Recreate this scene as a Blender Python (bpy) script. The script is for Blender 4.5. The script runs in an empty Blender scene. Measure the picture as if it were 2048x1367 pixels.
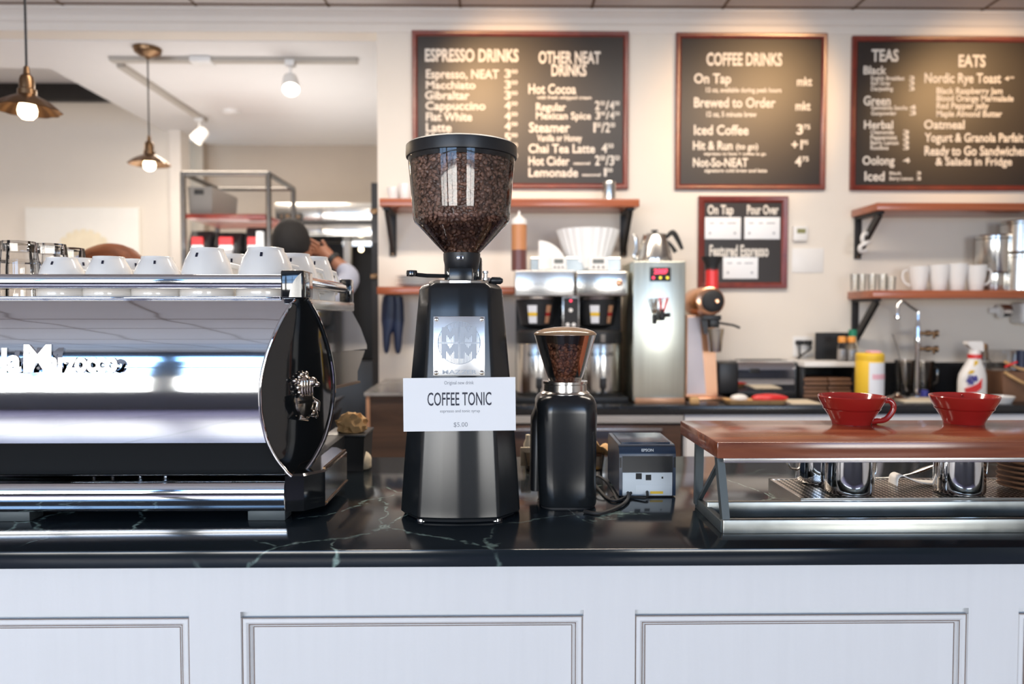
import bpy, bmesh, math, random
from mathutils import Vector, Matrix, Euler
random.seed(7)
SC = bpy.context.scene
COL = SC.collection
R = math.radians
PI = math.pi

# ------------------------------------------------------------------ camera
CAMZ = 1.42; FPX = 1500.0
YAW = R(0.8); PITCH = R(2.04)
cam_d = bpy.data.cameras.new('camera'); cam = bpy.data.objects.new('camera', cam_d); COL.objects.link(cam)
cam.location = (0, 0, CAMZ); cam.rotation_euler = (PI/2 - PITCH, 0, -YAW)
cam_d.sensor_width = 36; cam_d.lens = FPX/2048*36; cam_d.clip_end = 100; cam_d.clip_start = .02
cam_d.dof.use_dof = True; cam_d.dof.focus_distance = 1.45; cam_d.dof.aperture_fstop = 2.6
SC.camera = cam

# ------------------------------------------------------------------ sky, lights, exposure
SC.view_settings.view_transform = 'Standard'; SC.view_settings.look = 'None'
SC.view_settings.exposure = 0.0; SC.view_settings.gamma = 1; SC.view_settings.use_curve_mapping = False
w = bpy.data.worlds.new('world'); SC.world = w; w.use_nodes = True
bg = w.node_tree.nodes['Background']; bg.inputs[0].default_value = (.62, .80, 1, 1); bg.inputs[1].default_value = 2.2

def light(name, kind, loc, power, color, rot=(0,0,0), **kw):
    d = bpy.data.lights.new(name, kind); d.energy = power; d.color = color
    for k, v in kw.items(): setattr(d, k, v)
    o = bpy.data.objects.new(name, d); COL.objects.link(o); o.location = loc; o.rotation_euler = rot
    return o
def aim(loc, to): return (Vector(to)-Vector(loc)).to_track_quat('-Z', 'Y').to_euler()
# daylight coming in through the three shop windows behind the camera
WIN = [(-5.55, -3.25), (-3.1, -.75), (1.25, 3.4)]
for a, b in WIN:
    light('daylight', 'AREA', ((a+b)/2, -4.4, 2.4), 24*(b-a)/2, (.24, .52, 1), (PI/2-.5, 0, 0), spread=R(130), shape='RECTANGLE', size=b-a, size_y=1.1)
    light('daylight', 'AREA', ((a+b)/2, -4.4, 1.4), 58*(b-a)/2, (1, .95, .87), (PI/2-.35, 0, 0), spread=R(130), shape='RECTANGLE', size=b-a, size_y=.9)
# warm ceiling spots over the menu wall
for x, xa, e_ in ((-.17, .06, 118), (1.96, 1.46, 104), (3.2, 2.75, 104)):
    p = (x, 2.95, 3.1)
    light('menu_spot', 'SPOT', p, e_, (1, .60, .27), aim(p, (xa, 4.35, 2.62)), spot_size=R(46), spot_blend=.9, shadow_soft_size=.05)
# added fill lights without fixtures: bar, kitchen and dining corner
light('bar_fill', 'AREA', (.3, 2.7, 3.12), 92, (1, .88, .75), (0, 0, 0), shape='RECTANGLE', size=3.4, size_y=.25)  # added to brighten the menu wall evenly
light('kitchen_fill', 'AREA', (-2.1, 5.7, 2.98), 30, (1, .88, .74), (0, 0, 0), shape='RECTANGLE', size=1.1, size_y=.5)  # added downward fill, no such lamp on the kitchen ceiling
light('kitchen_ceiling_fill', 'AREA', (-1.7, 5.5, 1.9), 26, (1, .95, .90), (PI, 0, 0), shape='RECTANGLE', size=1.8, size_y=1.4)  # added upward fill that brightens the kitchen ceiling
light('dining_fill', 'AREA', (-4.2, 5.5, 2.95), 20, (1, .84, .66), (R(-20), 0, 0), shape='RECTANGLE', size=1.2, size_y=.5)  # added fill for the dining wall

# ------------------------------------------------------------------ pixel -> place helpers (used to lay things out on real planes)
_F = Vector((math.sin(YAW)*math.cos(PITCH), math.cos(YAW)*math.cos(PITCH), -math.sin(PITCH)))
_R = Vector((math.cos(YAW), -math.sin(YAW), 0)); _U = _R.cross(_F)
_C = Vector((0, 0, CAMZ))
def ray(px, py): return _F + _R*((px-1024)/FPX) - _U*((py-683.5)/FPX)
def at(px, py, Y):
    d = ray(px, py); return _C + d*(Y/d.y)
def atz(px, py, Z):
    d = ray(px, py); return _C + d*((Z-CAMZ)/d.z)
def X(px, Y, py=630): return at(px, py, Y).x
def Z(py, Y, px=1024): return at(px, py, Y).z

# ------------------------------------------------------------------ object helpers
def tag(o, label=None, cat=None, group=None, kind=None):
    if label: o['label'] = label
    if cat: o['category'] = cat
    if group: o['group'] = group
    if kind: o['kind'] = kind
    return o
def thing(name, label, cat, loc=(0,0,0), rotz=0, group=None):
    o = bpy.data.objects.new(name, None); COL.objects.link(o); o.empty_display_size = .05
    o.location = loc; o.rotation_euler = (0, 0, rotz)
    return tag(o, label, cat, group)
def root_loc(p):
    v = Vector((0,0,0))
    while p is not None: v += p.location; p = p.parent
    return v
class MB:
    def __init__(s): s.bm = bmesh.new()
    def box(s, lo, hi, bev=0, seg=2, rot=None, piv=None):
        lo = Vector(lo); hi = Vector(hi); c = (lo+hi)/2; d = hi-lo
        r = bmesh.ops.create_cube(s.bm, size=1)
        vs = r['verts']
        for v in vs: v.co = Vector((v.co.x*d.x, v.co.y*d.y, v.co.z*d.z)) + c
        if bev:
            es = list({e for v in vs for e in v.link_edges})
            rr = bmesh.ops.bevel(s.bm, geom=es, offset=min(bev, min(abs(d.x),abs(d.y),abs(d.z))*.49), segments=seg, profile=.5, affect='EDGES')
            vs = list(set(rr['verts']) | {v for v in vs if v.is_valid})
        if rot is not None:
            p = Vector(piv) if piv is not None else c
            m = Euler(rot).to_matrix()
            for v in vs: v.co = m @ (v.co-p) + p
        return s
    def ring(s, pts): return [s.bm.verts.new(p) for p in pts]
    def face(s, vs):
        try: return s.bm.faces.new(vs)
        except ValueError: return None
    def loft(s, rings, closed=True, cap=True):
        rs = [s.ring(r) for r in rings]
        n = len(rs[0])
        for a, b in zip(rs, rs[1:]):
            for i in range(n if closed else n-1):
                j = (i+1) % n
                s.face([a[i], a[j], b[j], b[i]])
        if cap and closed:
            s.face(list(reversed(rs[0]))); s.face(rs[-1])
        return s
    def lathe(s, prof, c=(0,0,0), seg=32, axis=(0,0,1), cap=True, scale=(1,1), wob=None):
        ax = Vector(axis).normalized(); q = Vector((0,0,1)).rotation_difference(ax)
        rings = []
        for r, z in prof:
            rg = []
            for i in range(seg):
                t = 2*PI*i/seg; rr = max(r, 1e-5)
                if wob: rr = rr*wob(t, z)
                rg.append(q @ Vector((rr*math.cos(t)*scale[0], rr*math.sin(t)*scale[1], z)) + Vector(c))
            rings.append(rg)
        return s.loft(rings, True, cap)
    def cyl(s, p0, p1, r0, r1=None, seg=20):
        p0 = Vector(p0); p1 = Vector(p1)
        return s.lathe([(r0, 0), (r1 if r1 is not None else r0, (p1-p0).length)], p0, seg, p1-p0)
    def tube(s, pts, r, seg=10, flat=None):
        pts = [Vector(p) for p in pts]; n = len(pts)
        up = Vector((0,0,1)); rings = []; prev = None
        for i, p in enumerate(pts):
            t = (pts[min(i+1,n-1)]-pts[max(i-1,0)]).normalized()
            if prev is None:
                a = t.cross(up)
                if a.length < .05: a = t.cross(Vector((1,0,0)))
            else: a = prev - t*prev.dot(t)
            a.normalize(); b = t.cross(a); prev = a
            rr = r(i/(n-1)) if callable(r) else r
            rings.append([p + (a*math.cos(2*PI*k/seg) + b*math.sin(2*PI*k/seg)*(flat or 1))*rr for k in range(seg)])
        return s.loft(rings)
    def bar(s, p0, p1, w, h=None, up=(0,0,1)):
        p0 = Vector(p0); p1 = Vector(p1); t = (p1-p0).normalized(); a = t.cross(Vector(up))
        if a.length < .05: a = t.cross(Vector((0,1,0)))
        a.normalize(); b = a.cross(t); h = h or w
        q = [a*w/2+b*h/2, -a*w/2+b*h/2, -a*w/2-b*h/2, a*w/2-b*h/2]
        return s.loft([[p0+v for v in q], [p1+v for v in q]])
    def prism(s, poly, d0, d1, axis='y'):
        f = {'y': lambda u, v, d: (u, d, v), 'x': lambda u, v, d: (d, u, v), 'z': lambda u, v, d: (u, v, d)}[axis]
        return s.loft([[f(u, v, d0) for u, v in poly], [f(u, v, d1) for u, v in poly]])
    def ball(s, c, r, sub=2, sc=(1,1,1), rot=None):
        rr = bmesh.ops.create_icosphere(s.bm, subdivisions=sub, radius=r)
        m = Euler(rot).to_matrix() if rot else Matrix.Identity(3)
        for v in rr['verts']: v.co = m @ Vector((v.co.x*sc[0], v.co.y*sc[1], v.co.z*sc[2])) + Vector(c)
        return s
    def grid(s, rows):
        rs = [s.ring(r) for r in rows]
        for a, b in zip(rs, rs[1:]):
            for i in range(len(a)-1): s.face([a[i], a[i+1], b[i+1], b[i]])
        return s
    def add_mesh(s, me, M):
        vs = [s.bm.verts.new(M @ v.co) for v in me.vertices]
        for p in me.polygons: s.face([vs[i] for i in p.vertices])
        return s
    def xf(s, M):
        for v in s.bm.verts: v.co = M @ v.co
        return s
def build(name, mb, mat, parent=None, world=False, ang=35, smooth=True, label=None, kind=None):
    bm = mb.bm
    if world and parent is not None:
        r = root_loc(parent)
        for v in bm.verts: v.co -= r
    bmesh.ops.recalc_face_normals(bm, faces=bm.faces[:])
    me = bpy.data.meshes.new(name); bm.to_mesh(me); bm.free()
    if smooth:
        me.polygons.foreach_set('use_smooth', [True]*len(me.polygons)); me.set_sharp_from_angle(angle=R(ang))
    me.materials.append(mat)
    o = bpy.data.objects.new(name, me); COL.objects.link(o)
    if parent is not None: o.parent = parent
    if label: o['label'] = label
    if kind: o['kind'] = kind
    return o
def struct(name, mb, mat, parent=None, **kw):
    o = build(name, mb, mat, parent, **kw); o['kind'] = 'structure'; return o
def dup(root, loc, rotz=None, label=None, group=None, scale=None):
    r = root.copy(); COL.objects.link(r); r.location = loc
    if rotz is not None: r.rotation_euler = (0, 0, rotz)
    if label: r['label'] = label
    if group: r['group'] = group
    if scale is not None: r.scale = scale
    def rec(a, b):
        for ch in list(a.children):
            c = ch.copy(); COL.objects.link(c); c.parent = b; rec(ch, c)
    rec(root, r)
    return r
_fc = {}
def text_mesh(s, bold=.0):
    k = (s, bold)
    if k not in _fc:
        cu = bpy.data.curves.new('lettering', 'FONT'); cu.body = s; cu.size = 1; cu.offset = bold; cu.resolution_u = 3
        ob = bpy.data.objects.new('lettering', cu); COL.objects.link(ob)
        dg = bpy.context.evaluated_depsgraph_get()
        me = bpy.data.meshes.new_from_object(ob.evaluated_get(dg))
        bpy.data.objects.remove(ob); bpy.data.curves.remove(cu)
        xs = [v.co.x for v in me.vertices]; _fc[k] = (me, min(xs), max(xs))
    return _fc[k]
CAP = .69
def put_text(mb, s, x0, x1, z0, z1, y, bold=.0, flip=1, ext=0, jit=0):
    """write s on the vertical plane y facing -y, between x0 and x1, capitals from z0 to z1"""
    me, a, b = text_mesh(s, bold); sx = (x1-x0)/(b-a); sz = (z1-z0)/CAP
    M = Matrix(((sx, 0, 0, x0-a*sx), (0, 0, 0, y), (0, sz, 0, z0), (0, 0, 0, 1)))
    if not ext: mb.add_mesh(me, M)
    else:
        n0 = len(mb.bm.faces); mb.add_mesh(me, M); mb.bm.faces.ensure_lookup_table()
        fs = mb.bm.faces[n0:]
        r = bmesh.ops.extrude_face_region(mb.bm, geom=list(fs))
        for e in r['geom']:
            if isinstance(e, bmesh.types.BMVert): e.co.y -= ext
def arc(p0, p1, p2, n=10):
    """quadratic curve"""
    p0, p1, p2 = Vector(p0), Vector(p1), Vector(p2)
    return [(p0*(1-t)**2 + p1*2*t*(1-t) + p2*t*t) for t in [i/n for i in range(n+1)]]
def spline(pts, n=8):
    pts = [Vector(p) for p in pts]; out = []
    P = [pts[0]]+pts+[pts[-1]]
    for i in range(1, len(P)-2):
        a, b, c, d = P[i-1], P[i], P[i+1], P[i+2]
        for k in range(n):
            t = k/n
            out.append(.5*((2*b)+(c-a)*t+(2*a-5*b+4*c-d)*t*t+(3*b-a-3*c+d)*t**3))
    out.append(pts[-1]); return out

# ------------------------------------------------------------------ materials
def mat(name, col, rough=.5, metal=0, coat=0, noise=0, nscale=(8,8,8), spec=.5, rvar=0, bump=0, bscale=40, emit=None, estr=0, coatr=.1, ior=1.5):
    m = bpy.data.materials.new(name); m.use_nodes = True; nt = m.node_tree; N = nt.nodes; b = N['Principled BSDF']
    b.inputs['Roughness'].default_value = rough; b.inputs['Metallic'].default_value = metal
    b.inputs['Coat Weight'].default_value = coat; b.inputs['Coat Roughness'].default_value = coatr
    b.inputs['Specular IOR Level'].default_value = spec
    b.inputs['IOR'].default_value = ior
    tc = N.new('ShaderNodeTexCoord'); mp = N.new('ShaderNodeMapping'); mp.inputs['Scale'].default_value = nscale
    nt.links.new(tc.outputs['Object'], mp.inputs['Vector'])
    nz = N.new('ShaderNodeTexNoise'); nz.inputs['Scale'].default_value = 1; nz.inputs['Detail'].default_value = 6
    nt.links.new(mp.outputs[0], nz.inputs['Vector'])
    mx = N.new('ShaderNodeMix'); mx.data_type = 'RGBA'
    k = noise if noise else .04
    mx.inputs[6].default_value = (*[v*(1-k) for v in col], 1); mx.inputs[7].default_value = (*[min(1, v*(1+k)) for v in col], 1)
    nt.links.new(nz.outputs['Fac'], mx.inputs[0]); nt.links.new(mx.outputs[2], b.inputs['Base Color'])
    if rvar:
        mr = N.new('ShaderNodeMapRange'); mr.inputs[3].default_value = max(0.02, rough-rvar); mr.inputs[4].default_value = rough+rvar
        nt.links.new(nz.outputs['Fac'], mr.inputs[0]); nt.links.new(mr.outputs[0], b.inputs['Roughness'])
    if bump:
        bp = N.new('ShaderNodeBump'); bp.inputs['Strength'].default_value = bump; bp.inputs['Distance'].default_value = .002
        n2 = N.new('ShaderNodeTexNoise'); n2.inputs['Scale'].default_value = bscale; nt.links.new(tc.outputs['Object'], n2.inputs['Vector'])
        nt.links.new(n2.outputs['Fac'], bp.inputs['Height']); nt.links.new(bp.outputs[0], b.inputs['Normal'])
    if emit:
        b.inputs['Emission Color'].default_value = (*emit, 1); b.inputs['Emission Strength'].default_value = estr
    return m
def wood(name, dark, light_, scale=(1.5, 30, 30), rough=.3, coat=.4):
    m = mat(name, dark, rough, coat=coat, coatr=.15); nt = m.node_tree; N = nt.nodes; b = N['Principled BSDF']
    nz = [n for n in N if n.type == 'TEX_NOISE'][0]; mp = [n for n in N if n.type == 'MAPPING'][0]
    mp.inputs['Scale'].default_value = scale; nz.inputs['Distortion'].default_value = 1.2; nz.inputs['Detail'].default_value = 8
    cr = N.new('ShaderNodeValToRGB'); e = cr.color_ramp.elements
    e[0].position = .32; e[0].color = (*dark, 1); e[1].position = .7; e[1].color = (*light_, 1)
    nt.links.new(nz.outputs['Fac'], cr.inputs[0]); nt.links.new(cr.outputs[0], b.inputs['Base Color'])
    return m
def stone(name):
    m = mat(name, (.010, .014, .018), .12, spec=.42); nt = m.node_tree; N = nt.nodes; b = N['Principled BSDF']
    tc = [n for n in N if n.type == 'TEX_COORD'][0]
    base = N.new('ShaderNodeTexNoise'); base.inputs['Scale'].default_value = 3.2; base.inputs['Detail'].default_value = 5
    add = N.new('ShaderNodeMix'); add.data_type = 'RGBA'; add.blend_type = 'LINEAR_LIGHT'; add.inputs[0].default_value = .16
    nt.links.new(tc.outputs['Object'], base.inputs['Vector']); nt.links.new(tc.outputs['Object'], add.inputs[6]); nt.links.new(base.outputs['Color'], add.inputs[7])
    mp = N.new('ShaderNodeMapping'); mp.inputs['Rotation'].default_value = (.5, .4, .5); mp.inputs['Scale'].default_value = (1, .8, .8)
    nt.links.new(add.outputs[2], mp.inputs[0])
    vo = N.new('ShaderNodeTexVoronoi'); vo.feature = 'DISTANCE_TO_EDGE'; vo.inputs['Scale'].default_value = 3.6
    nt.links.new(mp.outputs[0], vo.inputs['Vector'])
    cr = N.new('ShaderNodeValToRGB'); e = cr.color_ramp.elements
    e[0].position = 0; e[0].color = (1,1,1,1); e[1].position = .014; e[1].color = (0,0,0,1)
    nt.links.new(vo.outputs['Distance'], cr.inputs[0])
    msk = N.new('ShaderNodeTexNoise'); msk.inputs['Scale'].default_value = 2.6; nt.links.new(tc.outputs['Object'], msk.inputs['Vector'])
    c2 = N.new('ShaderNodeValToRGB'); e = c2.color_ramp.elements; e[0].position = .44; e[1].position = .60
    nt.links.new(msk.outputs['Fac'], c2.inputs[0])
    fine = N.new('ShaderNodeTexNoise'); fine.inputs['Scale'].default_value = 60; nt.links.new(tc.outputs['Object'], fine.inputs['Vector'])
    c3 = N.new('ShaderNodeValToRGB'); e = c3.color_ramp.elements; e[0].position = .35; e[1].position = .6
    nt.links.new(fine.outputs['Fac'], c3.inputs[0])
    mu = N.new('ShaderNodeMath'); mu.operation = 'MULTIPLY'; nt.links.new(cr.outputs[0], mu.inputs[0]); nt.links.new(c2.outputs[0], mu.inputs[1])
    mu2 = N.new('ShaderNodeMath'); mu2.operation = 'MULTIPLY'; nt.links.new(mu.outputs[0], mu2.inputs[0]); nt.links.new(c3.outputs[0], mu2.inputs[1])
    mx = N.new('ShaderNodeMix'); mx.data_type = 'RGBA'; mx.inputs[6].default_value = (.012, .017, .022, 1); mx.inputs[7].default_value = (.30, .42, .38, 1)
    nt.links.new(mu2.outputs[0], mx.inputs[0]); nt.links.new(mx.outputs[2], b.inputs['Base Color'])
    return m
def glass(name, tint=(1,1,1), refl=1.0, rough=.02, ior=1.45):
    """thin-walled clear glass or plastic"""
    m = bpy.data.materials.new(name); m.use_nodes = True; nt = m.node_tree; N = nt.nodes
    out = N['Material Output']; N.remove(N['Principled BSDF'])
    tr = N.new('ShaderNodeBsdfTransparent'); tr.inputs[0].default_value = (*tint, 1)
    gl = N.new('ShaderNodeBsdfGlossy'); gl.inputs['Roughness'].default_value = rough
    fr = N.new('ShaderNodeFresnel'); fr.inputs[0].default_value = ior
    mu = N.new('ShaderNodeMath'); mu.operation = 'MULTIPLY'; mu.inputs[1].default_value = refl
    mx = N.new('ShaderNodeMixShader')
    nt.links.new(fr.outputs[0], mu.inputs[0]); nt.links.new(mu.outputs[0], mx.inputs[0])
    nt.links.new(tr.outputs[0], mx.inputs[1]); nt.links.new(gl.outputs[0], mx.inputs[2]); nt.links.new(mx.outputs[0], out.inputs[0])
    return m
def tiles(name):
    m = mat(name, (.20, .175, .25), .3, noise=.12, nscale=(2,2,2)); nt = m.node_tree; N = nt.nodes; b = N['Principled BSDF']
    tc = [n for n in N if n.type == 'TEX_COORD'][0]; mx = [n for n in N if n.type == 'MIX'][0]
    bk = N.new('ShaderNodeTexBrick'); bk.offset = 0; bk.inputs['Scale'].default_value = 1; bk.inputs['Brick Width'].default_value = .9; bk.inputs['Row Height'].default_value = .9
    bk.inputs['Mortar Size'].default_value = .012; bk.inputs['Mortar'].default_value = (.06, .05, .06, 1)
    nt.links.new(tc.outputs['Object'], bk.inputs['Vector']); nt.links.new(mx.outputs[2], bk.inputs['Color1']); nt.links.new(mx.outputs[2], bk.inputs['Color2'])
    nt.links.new(bk.outputs['Color'], b.inputs['Base Color']); return m
def beans():
    m = mat('roasted_bean', (.24, .130, .090), .36, noise=.35, nscale=(70,70,70), spec=.6); nt = m.node_tree; N = nt.nodes; b = N['Principled BSDF']
    mx = [n for n in N if n.type == 'MIX'][0]; g = N.new('ShaderNodeNewGeometry'); mr = N.new('ShaderNodeMapRange'); mr.inputs[3].default_value = .45; mr.inputs[4].default_value = 1.7
    hv = N.new('ShaderNodeHueSaturation'); nt.links.new(g.outputs['Random Per Island'], mr.inputs[0]); nt.links.new(mr.outputs[0], hv.inputs['Value'])
    nt.links.new(mx.outputs[2], hv.inputs['Color']); nt.links.new(hv.outputs[0], b.inputs['Base Color']); return m
M = dict(
    wall=mat('cream_wall_paint', (.80, .73, .64), .55, noise=.02),
    kwall=mat('tan_wall_paint', (.50, .42, .34), .6, noise=.03),
    ceil=mat('white_ceiling_paint', (.80, .78, .76), .6, noise=.02),
    fceil=mat('beadboard_ceiling_paint', (.62, .57, .54), .55, noise=.02),
    trim=mat('crown_paint', (.82, .75, .67), .45, noise=.02),
    batten=mat('brown_batten', (.16, .10, .06), .6),
    darkbeam=mat('dark_beam', (.02, .018, .018), .5),
    floor=tiles('floor_tile'),
    white=mat('white_cabinet_paint', (.78, .785, .785), .42, noise=.035, nscale=(60,60,3), bump=.12, bscale=90),
    glaze=mat('brown_glaze', (.20, .14, .11), .6, noise=.4, nscale=(20,20,20)),
    stone=stone('veined_soapstone'),
    black_stone=mat('black_stone', (.012, .013, .015), .2, noise=.3),
    chrome=mat('polished_chrome', (.80, .82, .85), .05, 1),
    steel=mat('brushed_steel', (.62, .60, .57), .26, 1, noise=.12, nscale=(2,2,90), rvar=.06),
    fwall=mat('slate_wall_paint', (.10, .11, .14), .5),
    track=mat('taupe_track', (.45, .41, .36), .45),
    dsteel=mat('dull_steel', (.16, .15, .14), .3, 1, noise=.1),
    boiler=mat('boiler_steel', (.68, .69, .60), .3, 1, noise=.1, nscale=(90,90,2), rvar=.05),
    steelv=mat('satin_steel', (.70, .68, .64), .2, 1, noise=.1, nscale=(90,90,2), rvar=.05),
    worn=mat('worn_steel', (.44, .46, .44), .34, .9, noise=.35, nscale=(14,14,14), rvar=.12),
    bluesteel=mat('blue_grey_steel', (.07, .085, .09), .5, .3, noise=.2),
    black=mat('black_plastic', (.014, .015, .017), .38, noise=.2),
    gloss=mat('black_gloss_enamel', (.008, .009, .010), .06, coat=.6, spec=.6),
    powder=mat('black_powder_coat', (.010, .012, .014), .23, spec=.5),
    matte=mat('matte_black', (.010, .011, .012), .7, spec=.12),
    rubber=mat('black_rubber', (.012, .012, .013), .6),
    plate=mat('aluminium_plate', (.78, .79, .80), .3, .9, noise=.08, nscale=(3,3,200)),
    plate_dark=mat('engraved_grey', (.33, .35, .38), .4, .5),
    paper=mat('white_card', (.90, .91, .92), .6, noise=.02),
    ink=mat('navy_ink', (.012, .014, .035), .5),
    grey_ink=mat('grey_ink', (.30, .31, .34), .6),
    red_wood=wood('red_stained_wood', (.30, .075, .028), (.46, .135, .052)),
    top_wood=wood('polished_red_wood', (.15, .040, .020), (.29, .095, .045), (2.2, 26, 26), .18, .25),
    frame=wood('mahogany_frame', (.13, .018, .012), (.22, .035, .020), (6, 6, 6), .3, .3),
    board=mat('chalkboard', (.020, .013, .009), .42, noise=.15, spec=.6),
    chalk=mat('chalk_paint', (.80, .74, .66), .7),
    china=mat('white_china', (.83, .82, .80), .14, coat=.3, noise=.01),
    red=mat('red_glaze', (.30, .014, .012), .12, coat=.5),
    bean=beans(),
    brass=mat('aged_brass', (.20, .12, .065), .33, 1, noise=.15),
    pewter=mat('dark_nickel', (.66, .58, .50), .16, 1),
    copper=mat('copper', (.80, .43, .26), .2, 1, noise=.06),
    copper_paint=mat('copper_paint', (.62, .34, .20), .32, .5),
    lilac=mat('pale_side_panel', (.66, .62, .68), .4),
    redplastic=mat('red_plastic', (.68, .035, .035), .3),
    yellow=mat('yellow_plastic', (.85, .55, .04), .4),
    label=mat('pale_label', (.80, .82, .86), .5),
    pink=mat('pink_print', (.80, .45, .52), .5),
    wplastic=mat('white_plastic', (.82, .80, .77), .35),
    cream=mat('cream_cloth', (.72, .62, .46), .9, noise=.15, nscale=(60,60,60), bump=.4, bscale=250),
    tan=mat('tan_paper', (.62, .38, .17), .7, noise=.3, nscale=(30,30,30)),
    brown=mat('brown_board', (.20, .10, .055), .55, noise=.3, nscale=(12,12,12)),
    darkwood=wood('dark_cabinet_wood', (.05, .026, .016), (.10, .052, .03), (2, 20, 20), .35, .2),
    greyplastic=mat('grey_plastic', (.17, .16, .15), .5),
    printer=mat('charcoal_plastic', (.018, .034, .066), .24, spec=.45),
    printer_panel=mat('pale_grey_panel', (.66, .72, .76), .5),
    navy=mat('navy_rubber', (.012, .02, .055), .4),
    green=mat('green_plastic', (.01, .20, .11), .4),
    orange=mat('orange_plastic', (.80, .33, .06), .4),
    blue=mat('blue_print', (.05, .05, .28), .4),
    caramel=mat('caramel_syrup', (.48, .21, .09), .35),
    choc=mat('chocolate_syrup', (.13, .05, .045), .3),
    skin=mat('brown_skin', (.30, .13, .075), .5, noise=.06),
    palskin=mat('light_skin', (.62, .38, .28), .5, noise=.04),
    hair_dark=mat('black_hair', (.008, .007, .007), .85, noise=.4, nscale=(90,90,20), bump=.5, bscale=120),
    hair_brown=mat('chestnut_hair', (.13, .038, .013), .6, spec=.2, noise=.7, nscale=(10,90,60), bump=.3, bscale=90),
    shirt=mat('grey_blue_shirt', (.34, .36, .44), .8, noise=.1, nscale=(20,20,20)),
    apron=mat('dark_apron', (.03, .03, .035), .85),
    denim=mat('dark_trousers', (.03, .035, .05), .85),
    bulb=mat('lit_bulb', (1, .9, .7), .3, emit=(1, .80, .52), estr=9),
    spotglow=mat('lit_lens', (1, .95, .85), .3, emit=(1, .88, .70), estr=8),
    led_red=mat('red_display', (.5, .02, .03), .4, emit=(1, .05, .12), estr=2.5),
    led_yel=mat('yellow_lamp', (.5, .4, .03), .4, emit=(1, .75, .05), estr=1.5),
    lcd=mat('olive_lcd', (.26, .25, .10), .4),
    lcd_grey=mat('grey_lcd', (.16, .17, .16), .4),
    clear=glass('clear_glass', (.97, .98, .97), .8),
    cut=glass('cut_glass', (.95, .94, .93), 1.8, .03, 1.5),
    smoke=glass('smoked_plastic', (.70, .66, .62), 1.2, .03),
    hopper=glass('clear_hopper_plastic', (.95, .94, .93), 1.3, .025),
    lidbrown=mat('brown_gloss_plastic', (.30, .19, .11), .2, coat=.3),
    smoke2=glass('brown_tinted_plastic', (.62, .50, .42), 1.6, .05),
    pvc=glass('clear_plastic_tub', (.86, .84, .82), 1.6, .08),
    leaf=mat('leaf_green', (.10, .28, .05), .6, noise=.5, nscale=(9,9,9)),
    canvas=mat('art_canvas', (.86, .84, .79), .7),
    petal=mat('pale_yellow_paint', (.86, .77, .58), .7, noise=.15),
    white_metal=mat('white_metal', (.80, .79, .77), .4),
)

# ================================================================== THE SETTING
WB = 4.35                                   # plane of the menu wall
CZ = 3.153                                  # ceiling height
JX = X(757, WB)                             # its left end, the jamb of the wide opening
SX = -2.95                                  # left edge of the kitchen soffit
struct('floor', MB().box((-5.7,-4.4,-.1), (4.8,7.4,0)), M['floor'])
ceil_o = struct('ceiling', MB().box((-5.7,-4.4,CZ), (4.8,WB+.15,3.3)), M['fceil'])
for i in range(-7, 7):
    x = .51 + .74*i
    if -5.6 < x < 4.7: struct('batten', MB().box((x-.007,-4.2,CZ-.004), (x+.007,WB-.06,CZ+.001)), M['batten'], ceil_o)
for j in range(12):
    y = WB-.085-.74*j
    if y > -4.2: struct('batten', MB().box((-5.6,y-.006,CZ-.004), (4.75,y+.006,CZ+.001)), M['batten'], ceil_o)
struct('wall_back', MB().box((JX,WB,0), (4.8,WB+.15,CZ)), M['wall'])
struct('wall_header', MB().box((-5.7,WB,3.035), (JX,WB+.15,CZ)), M['wall'])
cp = [(WB-(WB-y_)*.38, 3.03+(z_-3.03)*(CZ-3.03)/.15) for y_, z_ in [(WB,3.03),(WB-.012,3.035),(WB-.016,3.05),(WB-.016,3.085),(WB-.03,3.09),(WB-.04,3.095),(WB-.05,3.115),(WB-.075,3.14),(WB-.105,3.15),(WB-.112,3.157),(WB-.135,3.16),(WB-.14,3.18),(WB,3.18)]]
struct('trim_1', MB().prism(cp, -5.65, 4.78, 'x'), M['trim'])
struct('wall_right', MB().box((4.8,-4.4,0), (4.95,WB+.15,3.3)), M['wall'])
struct('wall_left', MB().box((-5.85,-4.4,0), (-5.7,7.4,3.5)), M['wall'])
fw = MB(); fw.box((-5.7,-4.3,0), (4.8,-4.2,.95)).box((-5.7,-4.3,2.95), (4.8,-4.2,CZ))
xs = [-5.7]+[v for ab in WIN for v in ab]+[4.8]
for a, b in zip(xs[0::2], xs[1::2]): fw.box((a,-4.3,.95), (b,-4.2,2.95))
struct('wall_front', fw, M['fwall'])
for n, (a, b) in enumerate(WIN):
    f = MB(); m_ = (a+b)/2
    f.box((a,-4.29,.95), (a+.06,-4.21,2.95)).box((b-.06,-4.29,.95), (b,-4.21,2.95)).box((a,-4.29,.95), (b,-4.21,1.01)).box((a,-4.29,2.88), (b,-4.21,2.95))
    f.box((m_-.025,-4.28,1.0), (m_+.025,-4.22,2.9)).box((a,-4.28,2.28), (b,-4.22,2.33))
    struct('window_%d' % (n+1), f, M['darkbeam'])
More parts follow.
